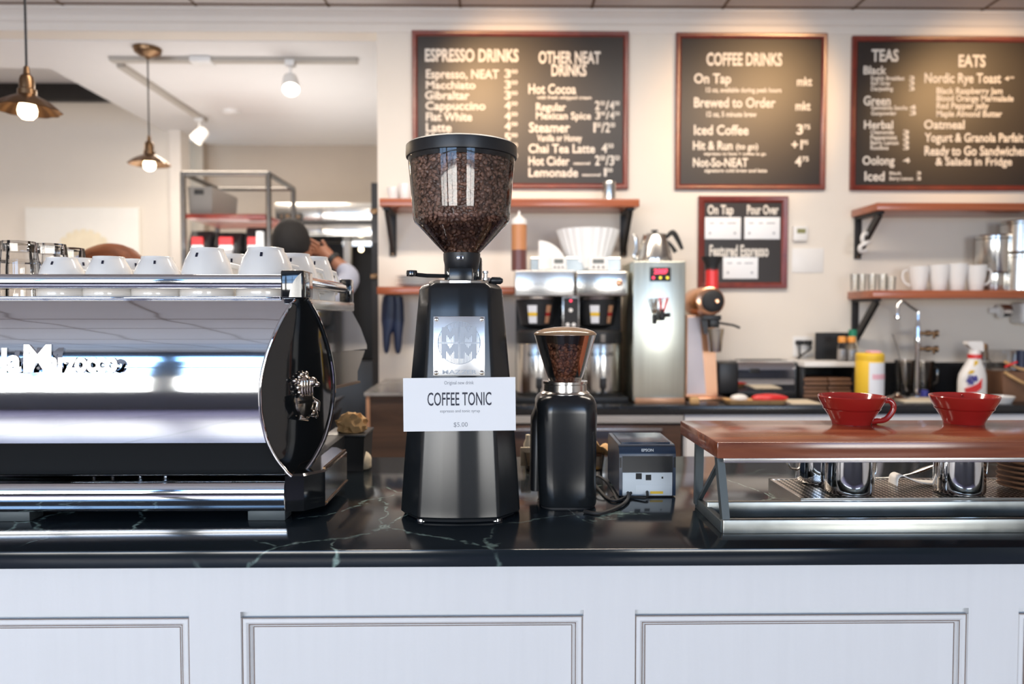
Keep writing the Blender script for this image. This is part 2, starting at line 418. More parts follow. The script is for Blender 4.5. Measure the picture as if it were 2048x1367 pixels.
# the kitchen and the dining corner beyond the opening
struct('ceiling_kitchen', MB().box((SX,WB+.15,3.03), (1.7,7.4,3.1)), M['ceil'])
sf = MB().box((-5.7,WB+.15,3.03), (SX,5.0,3.42)).box((SX,5.0,3.1), (SX+.06,7.2,3.5))
struct('trim_2', sf, M['ceil'])
struct('ceiling_dining', MB().box((-5.7,5.0,3.42), (SX,6.9,3.5)), M['ceil'])
struct('wall_far_left', MB().box((-5.7,6.67,0), (-2.9,6.8,3.42)), M['wall'])
struct('trim_3', MB().box((-5.7,6.6,3.275), (SX,6.67,3.42)), M['darkbeam'])
struct('trim_4', MB().box((-2.9,6.64,0), (-2.80,6.84,3.03)), M['trim'])
wx0, wx1, wz0, wz1 = -1.42, -.62, .95, 2.1
ff = MB().box((-2.9,7.2,0), (wx0,7.35,3.03)).box((wx1,7.2,0), (1.7,7.35,3.03)).box((wx0,7.2,0), (wx1,7.35,wz0)).box((wx0,7.2,wz1), (wx1,7.35,3.03))
struct('wall_far', ff, M['kwall'])
struct('shade_strip', MB().box((X(378,7.1),7.08,0), (X(412,7.1),7.2,3.03)), M['kwall'])  # box added to stand in for a shadow on the far wall
struct('wall_kitchen_right', MB().box((1.55,WB+.15,0), (1.7,7.2,3.03)), M['kwall'])
w4 = struct('window_4', MB().box((wx0,7.2,wz0), (wx0+.05,7.3,wz1)).box((wx1-.05,7.2,wz0), (wx1,7.3,wz1)).box((wx0,7.2,wz1-.05), (wx1,7.3,wz1)).box((wx0,7.2,wz0), (wx1,7.3,wz0+.05)), M['white_metal'])
struct('window_pane', MB().box((wx0+.05,7.24,wz0+.05), (wx1-.05,7.25,wz1-.05)), M['clear'], w4)
bush = MB()
for i in range(260):
    a = random.random()*2*PI; rr = random.random()**.5*.6
    p = Vector((-1.2+rr*math.cos(a)*1.2, 8.6+.3*rr*math.sin(a*3), 1.62+rr*math.sin(a)*.8))
    bush.ball(p, .07+.05*random.random(), 1, (1, .3, .7), (random.random()*3, random.random()*3, random.random()*3))
bush.cyl((-1.2,8.6,0), (-1.2,8.6,1.5), .06, .03)
tag(build('garden_shrub', bush, M['leaf']), 'leafy green shrub outdoors behind the far kitchen window', 'shrub')
# black door post with pale hinges at the end of the menu wall
dp = struct('door_1', MB().box((X(744,5.0),5.0,0), (X(765,5.0),5.06,Z(366,5.0))), M['darkbeam'])
for py in (424, 553): struct('door_hinge', MB().box((X(742,4.985),4.97,Z(py+5,5)), (X(757,4.985),5.0,Z(py-5,5)), .003), M['brass'], dp)

# ================================================================== FRONT COUNTER
CT = 1.02; CF = 1.27; CB = 2.11             # top, front edge, back edge
base = thing('panelled_counter', 'long white painted counter base with recessed panels under the dark stone top', 'counter', (0,1.7,0))
PF = 1.29
build('face_frame', MB().box((-2.6,PF+.012,0), (2.6,2.05,CT-.031)).box((-2.6,PF,.906), (2.6,PF+.012,CT-.031)).box((-2.6,PF,0), (2.6,PF+.012,.14)), M['white'], base, world=True)
zt = Z(1232, PF)
px_pan = [(-410, 378), (481, 1167), (1270, 1937), (2037, 2730)]
xp = [(X(a, PF, 1240), X(b, PF, 1240)) for a, b in px_pan]
ed = [-2.6]+[v for p in xp for v in p]+[2.6]
for a, b in zip(ed[0::2], ed[1::2]): build('stile', MB().box((a,PF,.14), (b,PF+.012,.906)), M['white'], base, world=True)
for a, b in xp:
    z0, z1 = .14, zt
    def rect(i, y): return [(a+i,y,z0+i), (b-i,y,z0+i), (b-i,y,z1-i), (a+i,y,z1-i)]
    m_ = MB().loft([rect(i, y) for i, y in ((0,PF),(.0015,PF+.005),(.004,PF+.002),(.009,PF+.001),(.0125,PF+.004),(.0135,PF+.0085),(.0165,PF+.0075),(.019,PF+.0115))], True, False)
    build('panel_moulding', m_, M['white'], base, world=True, ang=25)
    build('field_panel', MB().box((a,PF+.0105,z0), (b,PF+.0125,z1)), M['white'], base, world=True)
    g = MB()
    for i, wd, y in ((.0012,.0016,PF+.0035), (.0128,.0014,PF+.0038), (.0188,.0014,PF+.0098)):
        g.loft([rect(i,y), rect(i+wd,y)], True, False)
    build('glaze_line', g, M['glaze'], base, world=True, label='thin brown glaze rubbed into the moulding')
tag(build('bar_worktop', MB().box((-2.6,CF,CT-.031), (2.6,CB,CT), .003, 2), M['stone']), 'black polished stone bar top with pale green veins in front', 'worktop')

# ================================================================== ESPRESSO MACHINE
em = thing('espresso_machine', 'large chrome espresso machine with a curved back panel on the stone counter', 'espresso machine', (-.85,1.7,CT))
XL = -1.27
LPT = [(598,590),(620,574),(645,559),(700,536),(745,524),(785,519.5),(830,522),(885,535),(925,557),(952,583)]
RPT = [(598,613),(620,628),(650,642),(700,658),(745,666),(785,667.5),(830,662),(880,648),(925,624),(952,601)]
def interp(tab, y):
    for (a, b), (c, d) in zip(tab, tab[1:]):
        if a <= y <= c: return b+(d-b)*(y-a)/(c-a)
    return tab[-1][1] if y > tab[-1][0] else tab[0][1]
def smooth_i(tab, y): return (interp(tab, max(598,y-14))+2*interp(tab, y)+interp(tab, min(952,y+14)))/4 if 600 < y < 950 else interp(tab, y)
# profile of the bulging panel: tilt in degrees (upwards positive) down its height
TILT = [(598,30),(650,20),(700,10.5),(755,4.5),(790,.5),(885,-11),(952,-20)]
RY = []; _y = 0
for _p in range(598, 953): RY.append(_y); _y -= math.tan(R(interp(TILT, _p)))*.278/287
_m = min(RY); RY = [v-_m+1.418 for v in RY]
def rear_y(py):
    return RY[max(0, min(354, int(py-598)))]
def Lp(py): return at(smooth_i(LPT, py), py, rear_y(py))
def Rp(py):
    t = (py-598)/354; return at(smooth_i(RPT, py), py, 1.49+.105*math.sin(PI*t))
pys = [598+i*(885-598)/40 for i in range(41)]
rows = []
for py in pys:
    e = Lp(py); rows.append([(XL+(e.x-XL)*k/24, e.y, e.z) for k in range(25)])
build('back_panel', MB().grid(rows), M['chrome'], em, world=True, label='mirror-polished bulging back panel')
pys2 = [598+i*354/48 for i in range(49)]
rows = []; nrm = Vector((.84,-.54,0))
for py in pys2:
    a, b = Lp(py), Rp(py); t = (py-598)/354
    rows.append([a.lerp(b, u/14)+nrm*(.020*math.sin(PI*u/14)*math.sin(PI*t)) for u in range(15)])
build('corner_panel', MB().grid(rows), M['gloss'], em, world=True, ang=60, label='black glossy almond-shaped corner panel')
build('corner_rim', MB().tube([Lp(p)+Vector((0,-.001,0)) for p in pys2], .0035), M['chrome'], em, world=True)
build('corner_rim', MB().tube([Rp(p)+Vector((.001,-.001,0)) for p in pys2], .0042), M['chrome'], em, world=True)
# emblem: a seated lion holding a shield
pe = 788; c0 = Lp(pe).lerp(Rp(pe), .44)+nrm*.024
e1 = (Rp(pe)-Lp(pe)); e1.z = 0; e1.normalize(); nn = Vector((e1.y, -e1.x, 0)) if Vector((e1.y,-e1.x,0)).dot(nrm) > 0 else Vector((-e1.y, e1.x, 0))
EM = Matrix((( e1.x, nn.x, 0, c0.x), (e1.y, nn.y, 0, c0.y), (0, 0, 1, c0.z), (0,0,0,1)))
def u_(px): return (px-590)/1030*1.45      # across the emblem
def v_(py): return (788-py)/1030
lion = MB()
lion.ball((u_(592),.002,v_(766)), .0165, 2, (1.1,.75,1.25)).ball((u_(600),.011,v_(762)), .0105, 2, (1,1,1.1)).ball((u_(604),.019,v_(767)), .006, 2)
for k in range(9):
    a = PI*.45+k*PI*1.25/8
    lion.ball((u_(592)+.018*math.cos(a), .003, v_(766)+.021*math.sin(a)), .006, 1, (1,.8,1.3), (0, a, 0))
for k in range(5): lion.tube([(u_(580+k*5),.012,v_(758)), (u_(578+k*5),.014,v_(776)), (u_(583+k*5),.010,v_(790))], .0026, 6)
lion.ball((u_(597),.001,v_(806)), .017, 2, (.9,.8,1.9)).ball((u_(606),.004,v_(828)), .010, 2, (1.3,.9,.8))
lion.tube([(u_(600),.006,v_(795)), (u_(609),.014,v_(806)), (u_(604),.018,v_(822))], .0055, 8).tube([(u_(582),.008,v_(824)), (u_(575),.012,v_(832)), (u_(590),.012,v_(836))], .005, 8)
lion.ball((u_(572),.004,v_(757)), .006, 1).ball((u_(612),.004,v_(834)), .006, 1)
lo_ = build('lion_emblem', lion.xf(EM), M['pewter'], em, world=True, ang=60, label='cast metal lion holding a shield')
sh = [(-.021,.012),(0,.015),(.021,.012),(.020,-.008),(.012,-.022),(0,-.030),(-.012,-.022),(-.020,-.008)]
build('shield', MB().loft([[(u_(583)+x,.010,v_(803)+z) for x, z in sh], [(u_(583)+x*.97,.016,v_(803)+z*.97) for x, z in sh], [(u_(583)+x*.4,.019,v_(803)+z*.4) for x, z in sh]]).box((u_(583)-.02,.0165,v_(799)-.003), (u_(583)+.02,.0195,v_(799)+.003)).xf(EM), M['pewter'], lo_, world=True, ang=30)
# logo lettering on the back panel
lg = MB()
yl = rear_y(735)-.012
put_text(lg, 'la', X(5,yl), X(44,yl), Z(741,yl), Z(697,yl), yl, .04, ext=.006)
put_text(lg, 'M', X(49,yl), X(104,yl), Z(741,yl), Z(690,yl), yl, .03, ext=.006)
put_text(lg, 'arzocco', X(98,yl), X(236,yl), Z(741,yl), Z(703,yl), yl, .045, ext=.006)
pv = Vector((0,yl,Z(722,yl))); lg.xf(Matrix.Translation(pv) @ Matrix.Rotation(R(-3), 4, 'X') @ Matrix.Translation(-pv))
build('logo_lettering', lg, M['chrome'], em, world=True, label='raised chrome script lettering')
for px in (30, 75, 140, 200): build('logo_pin', MB().cyl((X(px,yl),yl-.002,Z(735,yl)), (X(px,yl),yl+.02,Z(735,yl)), .003, seg=8), M['chrome'], em, world=True)
# cup tray, rail, corner block
ZT = Z(597,1.5)
build('cup_tray', MB().box((XL,1.497,ZT-.022), (X(612,1.5),1.99,ZT), .002), M['steel'], em, world=True)
build('tray_lip', MB().box((XL,rear_y(598)-.004,Z(598.5,1.47)), (X(565,1.47),1.50,Z(592.5,1.47)), .002, 3), M['chrome'], em, world=True)
def rail_prof(c, w_, h_, n=20): return [(c[0]-w_*abs(math.cos(t))**.7*math.copysign(1,math.cos(t)), c[1]+h_*abs(math.sin(t))**.6*math.copysign(1,math.sin(t))) for t in [2*PI*i/n for i in range(n)]]
zr = (Z(577,1.455)+Z(548,1.455))/2; hr = (Z(548,1.455)-Z(577,1.455))/2
build('cup_rail', MB().prism(rail_prof((1.465,zr),.011,hr), XL, X(566,1.46), 'x'), M['chrome'], em, world=True, ang=50)
xr = X(609,1.52)
build('cup_rail', MB().prism([(xr+u-1.465, v+.002) for u, v in rail_prof((1.465,zr),.010,hr*.9)], 1.51, 1.93, 'y'), M['chrome'], em, world=True, ang=50)
cb = build('corner_block', MB().box((X(562,1.452),1.450,Z(597,1.45)), (X(608,1.452),1.525,Z(540,1.45)), .004, 3), M['gloss'], em, world=True)
lf = [(X(604,1.449),Z(594,1.449))]+[(p.x, p.z) for p in arc((X(604,1.449),0,Z(546,1.449)), (X(583,1.449),0,Z(560,1.449)), (X(579,1.449),0,Z(594,1.449)), 10)]
build('corner_leaf', MB().prism(lf, 1.4465, 1.452, 'y'), M['gloss'], cb, world=True)
build('rail_post', MB().box((xr-.014,1.91,ZT), (xr+.016,1.945,zr+hr+.012), .004), M['gloss'], em, world=True)
build('rail_post', MB().box((XL-.01,1.450,ZT), (XL+.035,1.525,zr+hr+.012), .004), M['gloss'], em, world=True)
# body, side panel, group housing
build('body', MB().box((XL+.005,1.505,1.12), (-.465,1.93,ZT-.022)), M['black'], em, world=True)
SXP = -.405
def side(pts): return [(SXP*FPX/(px-1003.), Z(py, SXP*FPX/(px-1003.))) for px, py in pts]
sp = [(1.53,ZT-.02)]+side([(697,607),(722,655),(734,689),(734,697)])+[(1.62,Z(697,1.85)),(1.56,1.30)]
build('side_panel', MB().prism(sp, SXP-.07, SXP, 'x'), M['chrome'], em, world=True, label='polished angular side panel')
gh = [(1.60,1.345)]+side([(733,700),(718,742),(718,764),(668,776)])+[(1.60,1.20)]
build('group_housing', MB().prism(gh, SXP-.07, SXP-.004, 'x'), M['gloss'], em, world=True)
a_, b_ = side([(720,763),(664,776)])
build('housing_trim', MB().bar((SXP-.002,a_[0],a_[1]), (SXP-.002,b_[0],b_[1]), .006), M['brass'], em, world=True)
# base: black recess, chrome lower rail, end block, feet
build('recess_panel', MB().box((XL+.01,1.49,1.09), (X(575,1.49),1.51,Z(878,1.49))), M['matte'], em, world=True)
build('badge', MB().lathe([(.017,0),(.017,.004),(.012,.006),(0,.006)], (X(5,1.497),1.50,Z(925,1.5)), 20, (0,-1,0)), M['plate'], em, world=True)
z0 = Z(1021,1.445); z1 = Z(944,1.46)
lr = [(1.50,z1),(1.462,z1),(1.455,z1-.004),(1.452,z1-.011),(1.446,z1-.014),(1.440,z1-.02),(1.437,z1-.035),(1.438,z0+.018),(1.442,z0+.012),(1.441,z0+.008),(1.446,z0+.001),(1.452,z0),(1.50,z0)]
build('lower_rail', MB().prism(lr, XL, X(566,1.445), 'x'), M['chrome'], em, world=True, ang=50)
xe0, xe1 = X(566,1.445), -.352
eb = [(xe0,1.445),(xe0+.035,1.450),(xe1,1.49),(xe1,1.70),(xe1-.03,1.74),(xe0,1.74)]
build('end_block', MB().loft([[(x,y,z) for x, y in eb] for z in (z0,)]+[[(x*.999,y,z) for x, y in eb] for z in (z1-.004,)]+[[(xe0+(x-xe0)*.93,y+.004,z1) for x, y in eb]]), M['gloss'], em, world=True, ang=25)
build('end_trim', MB().bar((xe1-.004,1.50,z1+.001), (xe1-.004,1.70,z1+.001), .005).bar((xe1+.001,1.50,z0+.005), (xe1+.001,1.70,z0+.005), .003), M['brass'], em, world=True)
build('drip_tray', MB().box((XL,1.50,z0), (xe0+.02,1.90,1.115)), M['black'], em, world=True)
for a, b in ((490,566), (-60,50), (-330,-260)):
    build('foot', MB().box((X(a,1.455),1.455,CT), (X(b,1.455),1.50,z0+.001), .002), M['bluesteel'], em, world=True)
build('foot', MB().box((X(520,1.9),1.88,CT), (X(560,1.9),1.93,z0+.001), .002), M['bluesteel'], em, world=True)

# cups standing upside down on the machine
def make_cup(label, loc):
    t = thing('coffee_cup', label, 'cup', loc, 0, 'upturned white cups on the espresso machine')
    h = .08
    pr = [(0,h-.012),(.026,h-.012),(.040,h*.55),(.046,.002),(.0485,0),(.050,.002),(.0498,.012),(.0485,.028),(.0455,.046),(.040,.061),(.0335,.072),(.031,.0755),(.0305,.080),(.0285,.0805),(.027,.078),(0,.077)]
    build('bowl', MB().lathe(pr, (0,0,0), 40), M['china'], t, ang=50)
    build('handle', MB().tube([(.03,.034,.018), (.047,.052,.016), (.052,.058,.034), (.045,.050,.052), (.026,.032,.056)], .0045, 10), M['china'], t)
    build('printed_mark', MB().box((-.002,-.0372,.0645), (.002,-.0355,.0715), rot=(R(-35),0,0)), M['ink'], t, label='small dark mark by the foot')
    return t
cup0 = None
rows_c = [(126,90,516,1.56,'upturned white cup in the front row beside the cut-glass tumblers', .2),
 (220,94,514,1.565,'upturned white cup in the front row, second from the tumblers', .35),
 (316,95,514,1.57,'upturned white cup in the middle of the front row of cups', .5),
 (416,103,497,1.565,'tall upturned white cup in the front row, second from the black corner block', .05),
 (533,114,496,1.57,'large upturned white cup in the front row nearest the black corner block', .3),
 (162,84,517,1.69,'upturned white cup in the rear row half hidden behind the cup by the tumblers', .9),
 (268,86,519,1.70,'upturned white cup in the rear row behind the second and third front cups', .8),
 (466,88,509,1.69,'upturned white cup in the rear row behind the two tall front cups', .5),
 (592,92,508,1.70,'upturned white cup in the rear row just behind the black corner block', .2),
 (634,72,514,1.80,'upturned white cup standing farthest right behind the side rail', .3)]
for px, wd, tp, y, lb, rz in rows_c:
    s = wd/(FPX/y)/.1; hz = (Z(tp,y)-ZT)/.0805
    if cup0 is None: cup0 = c = make_cup(lb, (X(px,y),y,ZT))
    else: c = dup(cup0, (X(px,y),y,ZT), None, lb)
    c.scale = (s, s, hz); c.rotation_euler = (0,0,rz-.2)
def make_tumbler(label, loc, sc):
    t = thing('glass_tumbler', label, 'glass', loc, 0, 'upturned tumblers on the espresso machine')
    h = .105
    def wob(tt, z): return 1+.035*math.cos(tt*12)
    build('glass_wall', MB().lathe([(.036,0),(.0365,.002),(.036,.03),(.0345,.06),(.0315,.085),(.030,.098),(.0285,.105),(0,.105)], (0,0,0), 48, cap=False, wob=wob), M['cut'], t, ang=12)
    build('thick_base', MB().lathe([(0,.085),(.026,.086),(.027,.1),(0,.1035)], (0,0,0), 12), M['cut'], t, ang=5)
    for zz, rr in ((.021,.0362), (.069,.0335)): build('cut_band', MB().lathe([(rr,zz-.003),(rr+.002,zz),(rr,zz+.003)], (0,0,0), 24, cap=False), M['cut'], t, ang=5)
    t.scale = sc; return t
y = 1.58; tm = make_tumbler('tall cut-glass tumbler upturned at the left end of the cup rail', (X(40,y),y,ZT), (1.06,1.06,(Z(484,y)-ZT)/.105))
for px, y, tp, lb in ((104,1.70,489,'cut-glass tumbler upturned behind the first white cup, the nearer of two there'), (142,1.80,497,'cut-glass tumbler upturned behind the first white cup, the farther of two there')):
    t = dup(tm, (X(px,y),y,ZT), .3, lb); t.scale = (1.05,1.05,(Z(tp,y)-ZT)/.105)

# ================================================================== things on the counter beside the machine
def blob(mb, c, r, sc, seed, amp=.25, sub=3, freq=3.0):
    """a crumpled lump"""
    rnd = random.Random(seed); ph = [(Vector((rnd.uniform(-1,1), rnd.uniform(-1,1), rnd.uniform(-1,1))).normalized(), rnd.uniform(0,6), rnd.uniform(.7,2.2)*freq) for _ in range(9)]
    rr = bmesh.ops.create_icosphere(mb.bm, subdivisions=sub, radius=1)
    for v in rr['verts']:
        d = v.co.normalized(); k = sum(abs(math.sin(d.dot(a)*f+p)) for a, p, f in ph)/9
        q = d*(r*(1-amp+2*amp*k)); v.co = Vector((q.x*sc[0], q.y*sc[1], max(q.z*sc[2], -r*sc[2]*.62))) + Vector(c)
    return mb
p = atz(716, 941, CT)
tag(build('crumpled_cloth', blob(MB(), (p.x, p.y+.03, CT+.0175), .028, (1.05,1,1), 3, .22), M['cream'], ang=180), 'cream crumpled cloth lying on the stone beside the espresso machine', 'cloth')
# knock box behind the machine with a crumpled paper on it
kp = at(690, 932, 1.98); kb = thing('knock_box', 'black box on the counter behind the end of the espresso machine', 'knock box', (X(693,1.95),1.98,CT))
zk = Z(870,1.9)-CT
build('bin', MB().loft([[(-.045,-.06,0),(.045,-.06,0),(.045,.06,0),(-.045,.06,0)], [(-.05,-.065,zk-.006),(.05,-.065,zk-.006),(.05,.065,zk-.006),(-.05,.065,zk-.006)]]), M['rubber'], kb)
build('rim', MB().box((-.053,-.068,zk-.008), (.053,.068,zk), .003), M['black'], kb)
cr = MB(); blob(cr, (X(700,1.95),1.96,CT+zk+.018), .027, (1.2,.9,1.05), 11, .62, 3, 3.6)
tag(build('crumpled_paper', cr, M['tan'], ang=20), 'crumpled golden-brown paper on top of the black box behind the machine', 'paper')

# ------------------------------------------------------------------ big grinder
def bean_mesh(pts, size):
    t = bmesh.new(); bmesh.ops.create_icosphere(t, subdivisions=2, radius=1)
    base_v = []
    for v in t.verts:
        c = v.co.copy(); g = max(0, 1-abs(c.x)/.22)*(.28 if c.z > 0 else 0)
        base_v.append(Vector((c.x*.74, c.y*1.05, (c.z*.62 if c.z < 0 else c.z*.42)*(1-g))))
    base_f = [[v.index for v in f.verts] for f in t.faces]; t.free()
    V = []; Fc = []
    for p_ in pts:
        q_ = Vector((p_[0], p_[1], 0)); q_ = (q_.normalized() if q_.length > 1e-4 else Vector((1,0,0)))
        m3 = (Vector((0,0,1)).rotation_difference((q_*random.choice((-1,1,1))+Vector((random.gauss(0,.35),random.gauss(0,.35),random.gauss(0,.35)))).normalized()).to_matrix()) @ Euler((0,0,random.uniform(0,6.28))).to_matrix(); s = size*random.uniform(.85,1.2); o = len(V)
        V += [(m3 @ v)*s + Vector(p_) for v in base_v]; Fc += [[i+o for i in f] for f in base_f]
    me = bpy.data.meshes.new('coffee_beans'); me.from_pydata(V, [], Fc)
    me.polygons.foreach_set('use_smooth', [True]*len(me.polygons)); return me
GX = X(924,1.56); GY = 1.575
gr = thing('coffee_grinder', 'large black commercial grinder with a big clear hopper full of coffee beans', 'coffee grinder', (GX,GY,CT))
def gz(py, Y): return Z(py, Y)-CT
def oct_(hw, sw, fy, ch, by, z, rc=.006):
    pts = [(-hw,fy),(-hw*.5,fy-.0055),(0,fy-.0075),(hw*.5,fy-.0055),(hw,fy),(sw,fy+ch),(sw,by-.03),(sw-.03,by),(-sw+.03,by),(-sw,by-.03),(-sw,fy+ch)]
    out = []; n = len(pts)
    for i in range(n):
        a, b, c = Vector(pts[i-1]), Vector(pts[i]), Vector(pts[(i+1)%n])
        da = (a-b).normalized(); dc = (c-b).normalized()
        for q in arc((*(b+da*rc),0), (*b,0), (*(b+dc*rc),0), 3): out.append((q.x-0, q.y-GY, z))
    return out
zb = gz(1037,1.43); zt = gz(566,1.5)
def prof(t, ins=0):
    hw = .077+(.0585-.077)*t; sw = .1185+(.083-.1185)*(t**1.15)
    return (hw-ins*.6, sw-ins, 1.430+.040*t+ins*.6, .052-.014*t, 1.78-.05*t-ins)
rg = [oct_(*prof(0,.004), zb)]+[oct_(*prof(t), zb+.004+(zt-zb-.016)*t) for t in [i/10 for i in range(11)]]
rg += [oct_(*prof(1,.004), zt-.006), oct_(*prof(1,.012), zt-.001), oct_(*prof(1,.03), zt)]
build('body', MB().loft(rg), M['powder'], gr, ang=28)
build('base_plate', MB().loft([oct_(*prof(0,.012), zb-.006), oct_(*prof(0,.010), zb)]), M['black'], gr)
for sx, yy in ((-1,1.452),(1,1.452),(-1,1.74),(1,1.74)):
    xx = sx*.072 if yy < 1.6 else sx*.085
    f_ = build('foot', MB().lathe([(.008,0),(.0125,.001),(.0125,.0055),(.006,.0065),(.006,zb-.004)], (xx,yy-GY,0), 20), M['chrome'], gr, label='small chrome foot')
# upper casting, throat, collar
HY = 1.56-GY
build('upper_casting', MB().box((-.040,.03,zt-.002), (.040,.11,gz(512,1.62)), .008, 3), M['gloss'], gr)
build('throat', MB().box((-.024,HY-.045,zt-.002), (.024,HY+.045,gz(535,1.52)), .003), M['powder'], gr)
build('grind_dial', MB().lathe([(.066,zt-.002),(.068,zt),(.068,zt+.005),(.062,zt+.007),(0,zt+.007)], (0,HY,0), 40, wob=lambda t, z: 1+.012*math.cos(t*60)), M['steel'], gr, ang=20)
hz0 = gz(508,1.56); hz1 = gz(442,1.56); hz2 = gz(315,1.56)
build('collar', MB().lathe([(.028,gz(545,1.56)),(.034,gz(538,1.56)),(.038,gz(520,1.56)),(.0385,hz0+.001),(.033,hz0+.002)], (0,HY,0), 32), M['black'], gr)
build('slide_gate', MB().box((-.008,HY-.046,gz(519,1.52)), (.006,HY-.036,gz(511,1.52)), .001), M['chrome'], gr)
lv = build('lever', MB().tube([(-.03,HY-.01,gz(552,1.55)), (-.07,HY-.03,gz(551,1.53)), (-.093,HY-.045,gz(549,1.52))], .0042, 10), M['black'], gr)
build('knob', MB().lathe([(0,-.007),(.0105,-.006),(.0115,0),(.0105,.006),(0,.007)], (-.098,HY-.048,gz(547,1.515)), 20), M['gloss'], lv)
cl = build('clamp_screw', MB().tube([(.046,HY-.02,gz(556,1.54)), (.07,HY-.03,gz(561,1.53))], .0035, 8), M['chrome'], gr)
build('grip', MB().lathe([(.004,0),(.0075,.003),(.0075,.02),(.004,.025)], (.060,HY-.03,gz(561,1.53)), 14, (1,-.2,0)), M['black'], cl)
build('set_screw', MB().lathe([(.006,0),(.006,.004),(.004,.005),(.004,.013),(.006,.014),(.006,.018)], (.050,HY-.045,gz(560,1.52)), 14), M['chrome'], gr)
# hopper with beans and lid
def hr_in(z):
    if z < hz1: return .034+(.097-.034)*max(0, z-hz0)/(hz1-hz0)
    return .097+(.1085-.097)*(z-hz1)/(hz2-hz1)
hpf = [(.033,hz0-.004),(.0345,hz0)]+[(hr_in(hz0+(hz1-hz0)*k/4)+.002, hz0+(hz1-hz0)*k/4) for k in (1,2,3)]+[(.0975,hz1-.003),(.0998,hz1+.004)]+[(hr_in(hz1+(hz2-hz1)*k/5)+.002, hz1+(hz2-hz1)*k/5) for k in range(1,6)]+[(.1105,hz2+.006)]
hp = build('hopper', MB().lathe(hpf, (0,HY,0), 64, cap=False), M['hopper'], gr, ang=60, label='clear plastic hopper')
ld = build('lid', MB().lathe([(.104,hz2-.002),(.1065,hz2-.012),(.109,hz2-.004),(.1135,hz2-.003),(.1145,hz2+.002),(.1140,hz2+.020),(.110,hz2+.0235),(.06,hz2+.030),(0,hz2+.032)], (0,HY,0), 64), M['black'], gr, label='black domed lid')
pts = []; zfill = gz(321,1.56); rnd = random.Random(4)
z = hz0+.004
while z < zfill:
    r_ = hr_in(z)-.0062; n = max(8, int(2*PI*r_/.0082))
    for i in range(n):
        a = 2*PI*(i+rnd.random()*.8)/n; rr = r_-abs(rnd.gauss(0,.0022))
        pts.append((rr*math.cos(a), HY+rr*math.sin(a), z+rnd.uniform(-.003,.003)))
    z += .0072
for i in range(330):
    rr = (rnd.random()**.5)*.1; a = rnd.random()*6.283; pts.append((rr*math.cos(a), HY+rr*math.sin(a), zfill+rnd.uniform(-.004,.003)))
be = bpy.data.objects.new('coffee_beans', bean_mesh(pts, .0050)); COL.objects.link(be); be.parent = gr; be.data.materials.append(M['bean']); be['kind'] = 'stuff'
build('bean_core', MB().lathe([(0,hz0),(hr_in(hz0)-.010,hz0),(hr_in(hz1)-.011,hz1),(hr_in(zfill)-.011,zfill-.004),(0,zfill-.004)], (0,HY,0), 32), M['bean'], be)
# badge
def front_y(z): t = max(0, min(1, (z-zb-.004)/(zt-zb-.016))); return 1.430+.040*t
zb0, zb1 = gz(752,1.44), gz(632,1.44); ybd = front_y((zb0+zb1)/2)-GY-.0078
bx0, bx1 = X(866,1.45)-GX, X(970,1.45)-GX
tilt = math.atan(.040/(zt-zb-.016))
TM_ = Matrix.Translation((0,ybd,(zb0+zb1)/2)) @ Matrix.Rotation(-tilt, 4, 'X')
hh = (zb1-zb0)/2
bdg = build('badge', MB().box((bx0,-.0022,-hh), (bx1,0,hh), .0012, 2).xf(TM_), M['plate'], gr, label='brushed metal badge')
for sx in (bx0+.006, bx1-.006):
    for sz in (-hh+.006, hh-.006):
        build('screw', MB().lathe([(.0042,0),(.0042,.0012),(.0025,.002),(0,.002)], (sx,-.0022,sz), 14, (0,-1,0)).xf(TM_), M['pewter'], bdg)
cx = (bx0+bx1)/2; cz_ = .006
lm = MB(); Rm = .0405
for k in range(-14, 15):                     # globe of vertical lines
    xx = k*.0028; h_ = math.sqrt(max(0, Rm**2-xx*xx)); lm.box((cx+xx-.0006,-.0027,cz_-h_), (cx+xx+.0006,-.0023,cz_+h_))
build('globe_engraving', lm.xf(TM_), M['plate_dark'], bdg)
em2 = MB()
for i, sx in enumerate((-1, 1)):
    for sz in (0, 1):
        x0 = cx+(-.0335 if sx < 0 else .0015); zq_ = cz_+(.0015 if sz else -.0305)
        em2.prism([(x0+.032*u, zq_+.029*v) for u, v in ((0,0),(0,1),(.3,1),(.5,.66),(.7,1),(1,1),(1,0),(.74,0),(.74,.52),(.5,.16),(.26,.52),(.26,0))], -.0036, -.0028, 'y')
em2.box((cx-.0008,-.0034,cz_-Rm), (cx+.0008,-.003,cz_+Rm)).box((cx-Rm,-.0034,cz_-.0008), (cx+Rm,-.003,cz_+.0008))
build('monogram', em2.xf(TM_), M['plate_dark'], bdg)
rt = MB(); rt.loft([[(cx+(Rm+d)*math.cos(2*PI*k/48), -.003, cz_+(Rm+d)*math.sin(2*PI*k/48)) for k in range(48)] for d in (0,.0012)], True, False)
put_text(rt, 'MAZZER', bx0+.018, bx1-.016, -hh+.0035, -hh+.0115, -.0029, .01)
build('maker_lettering', rt.xf(TM_), M['plate_dark'], bdg)
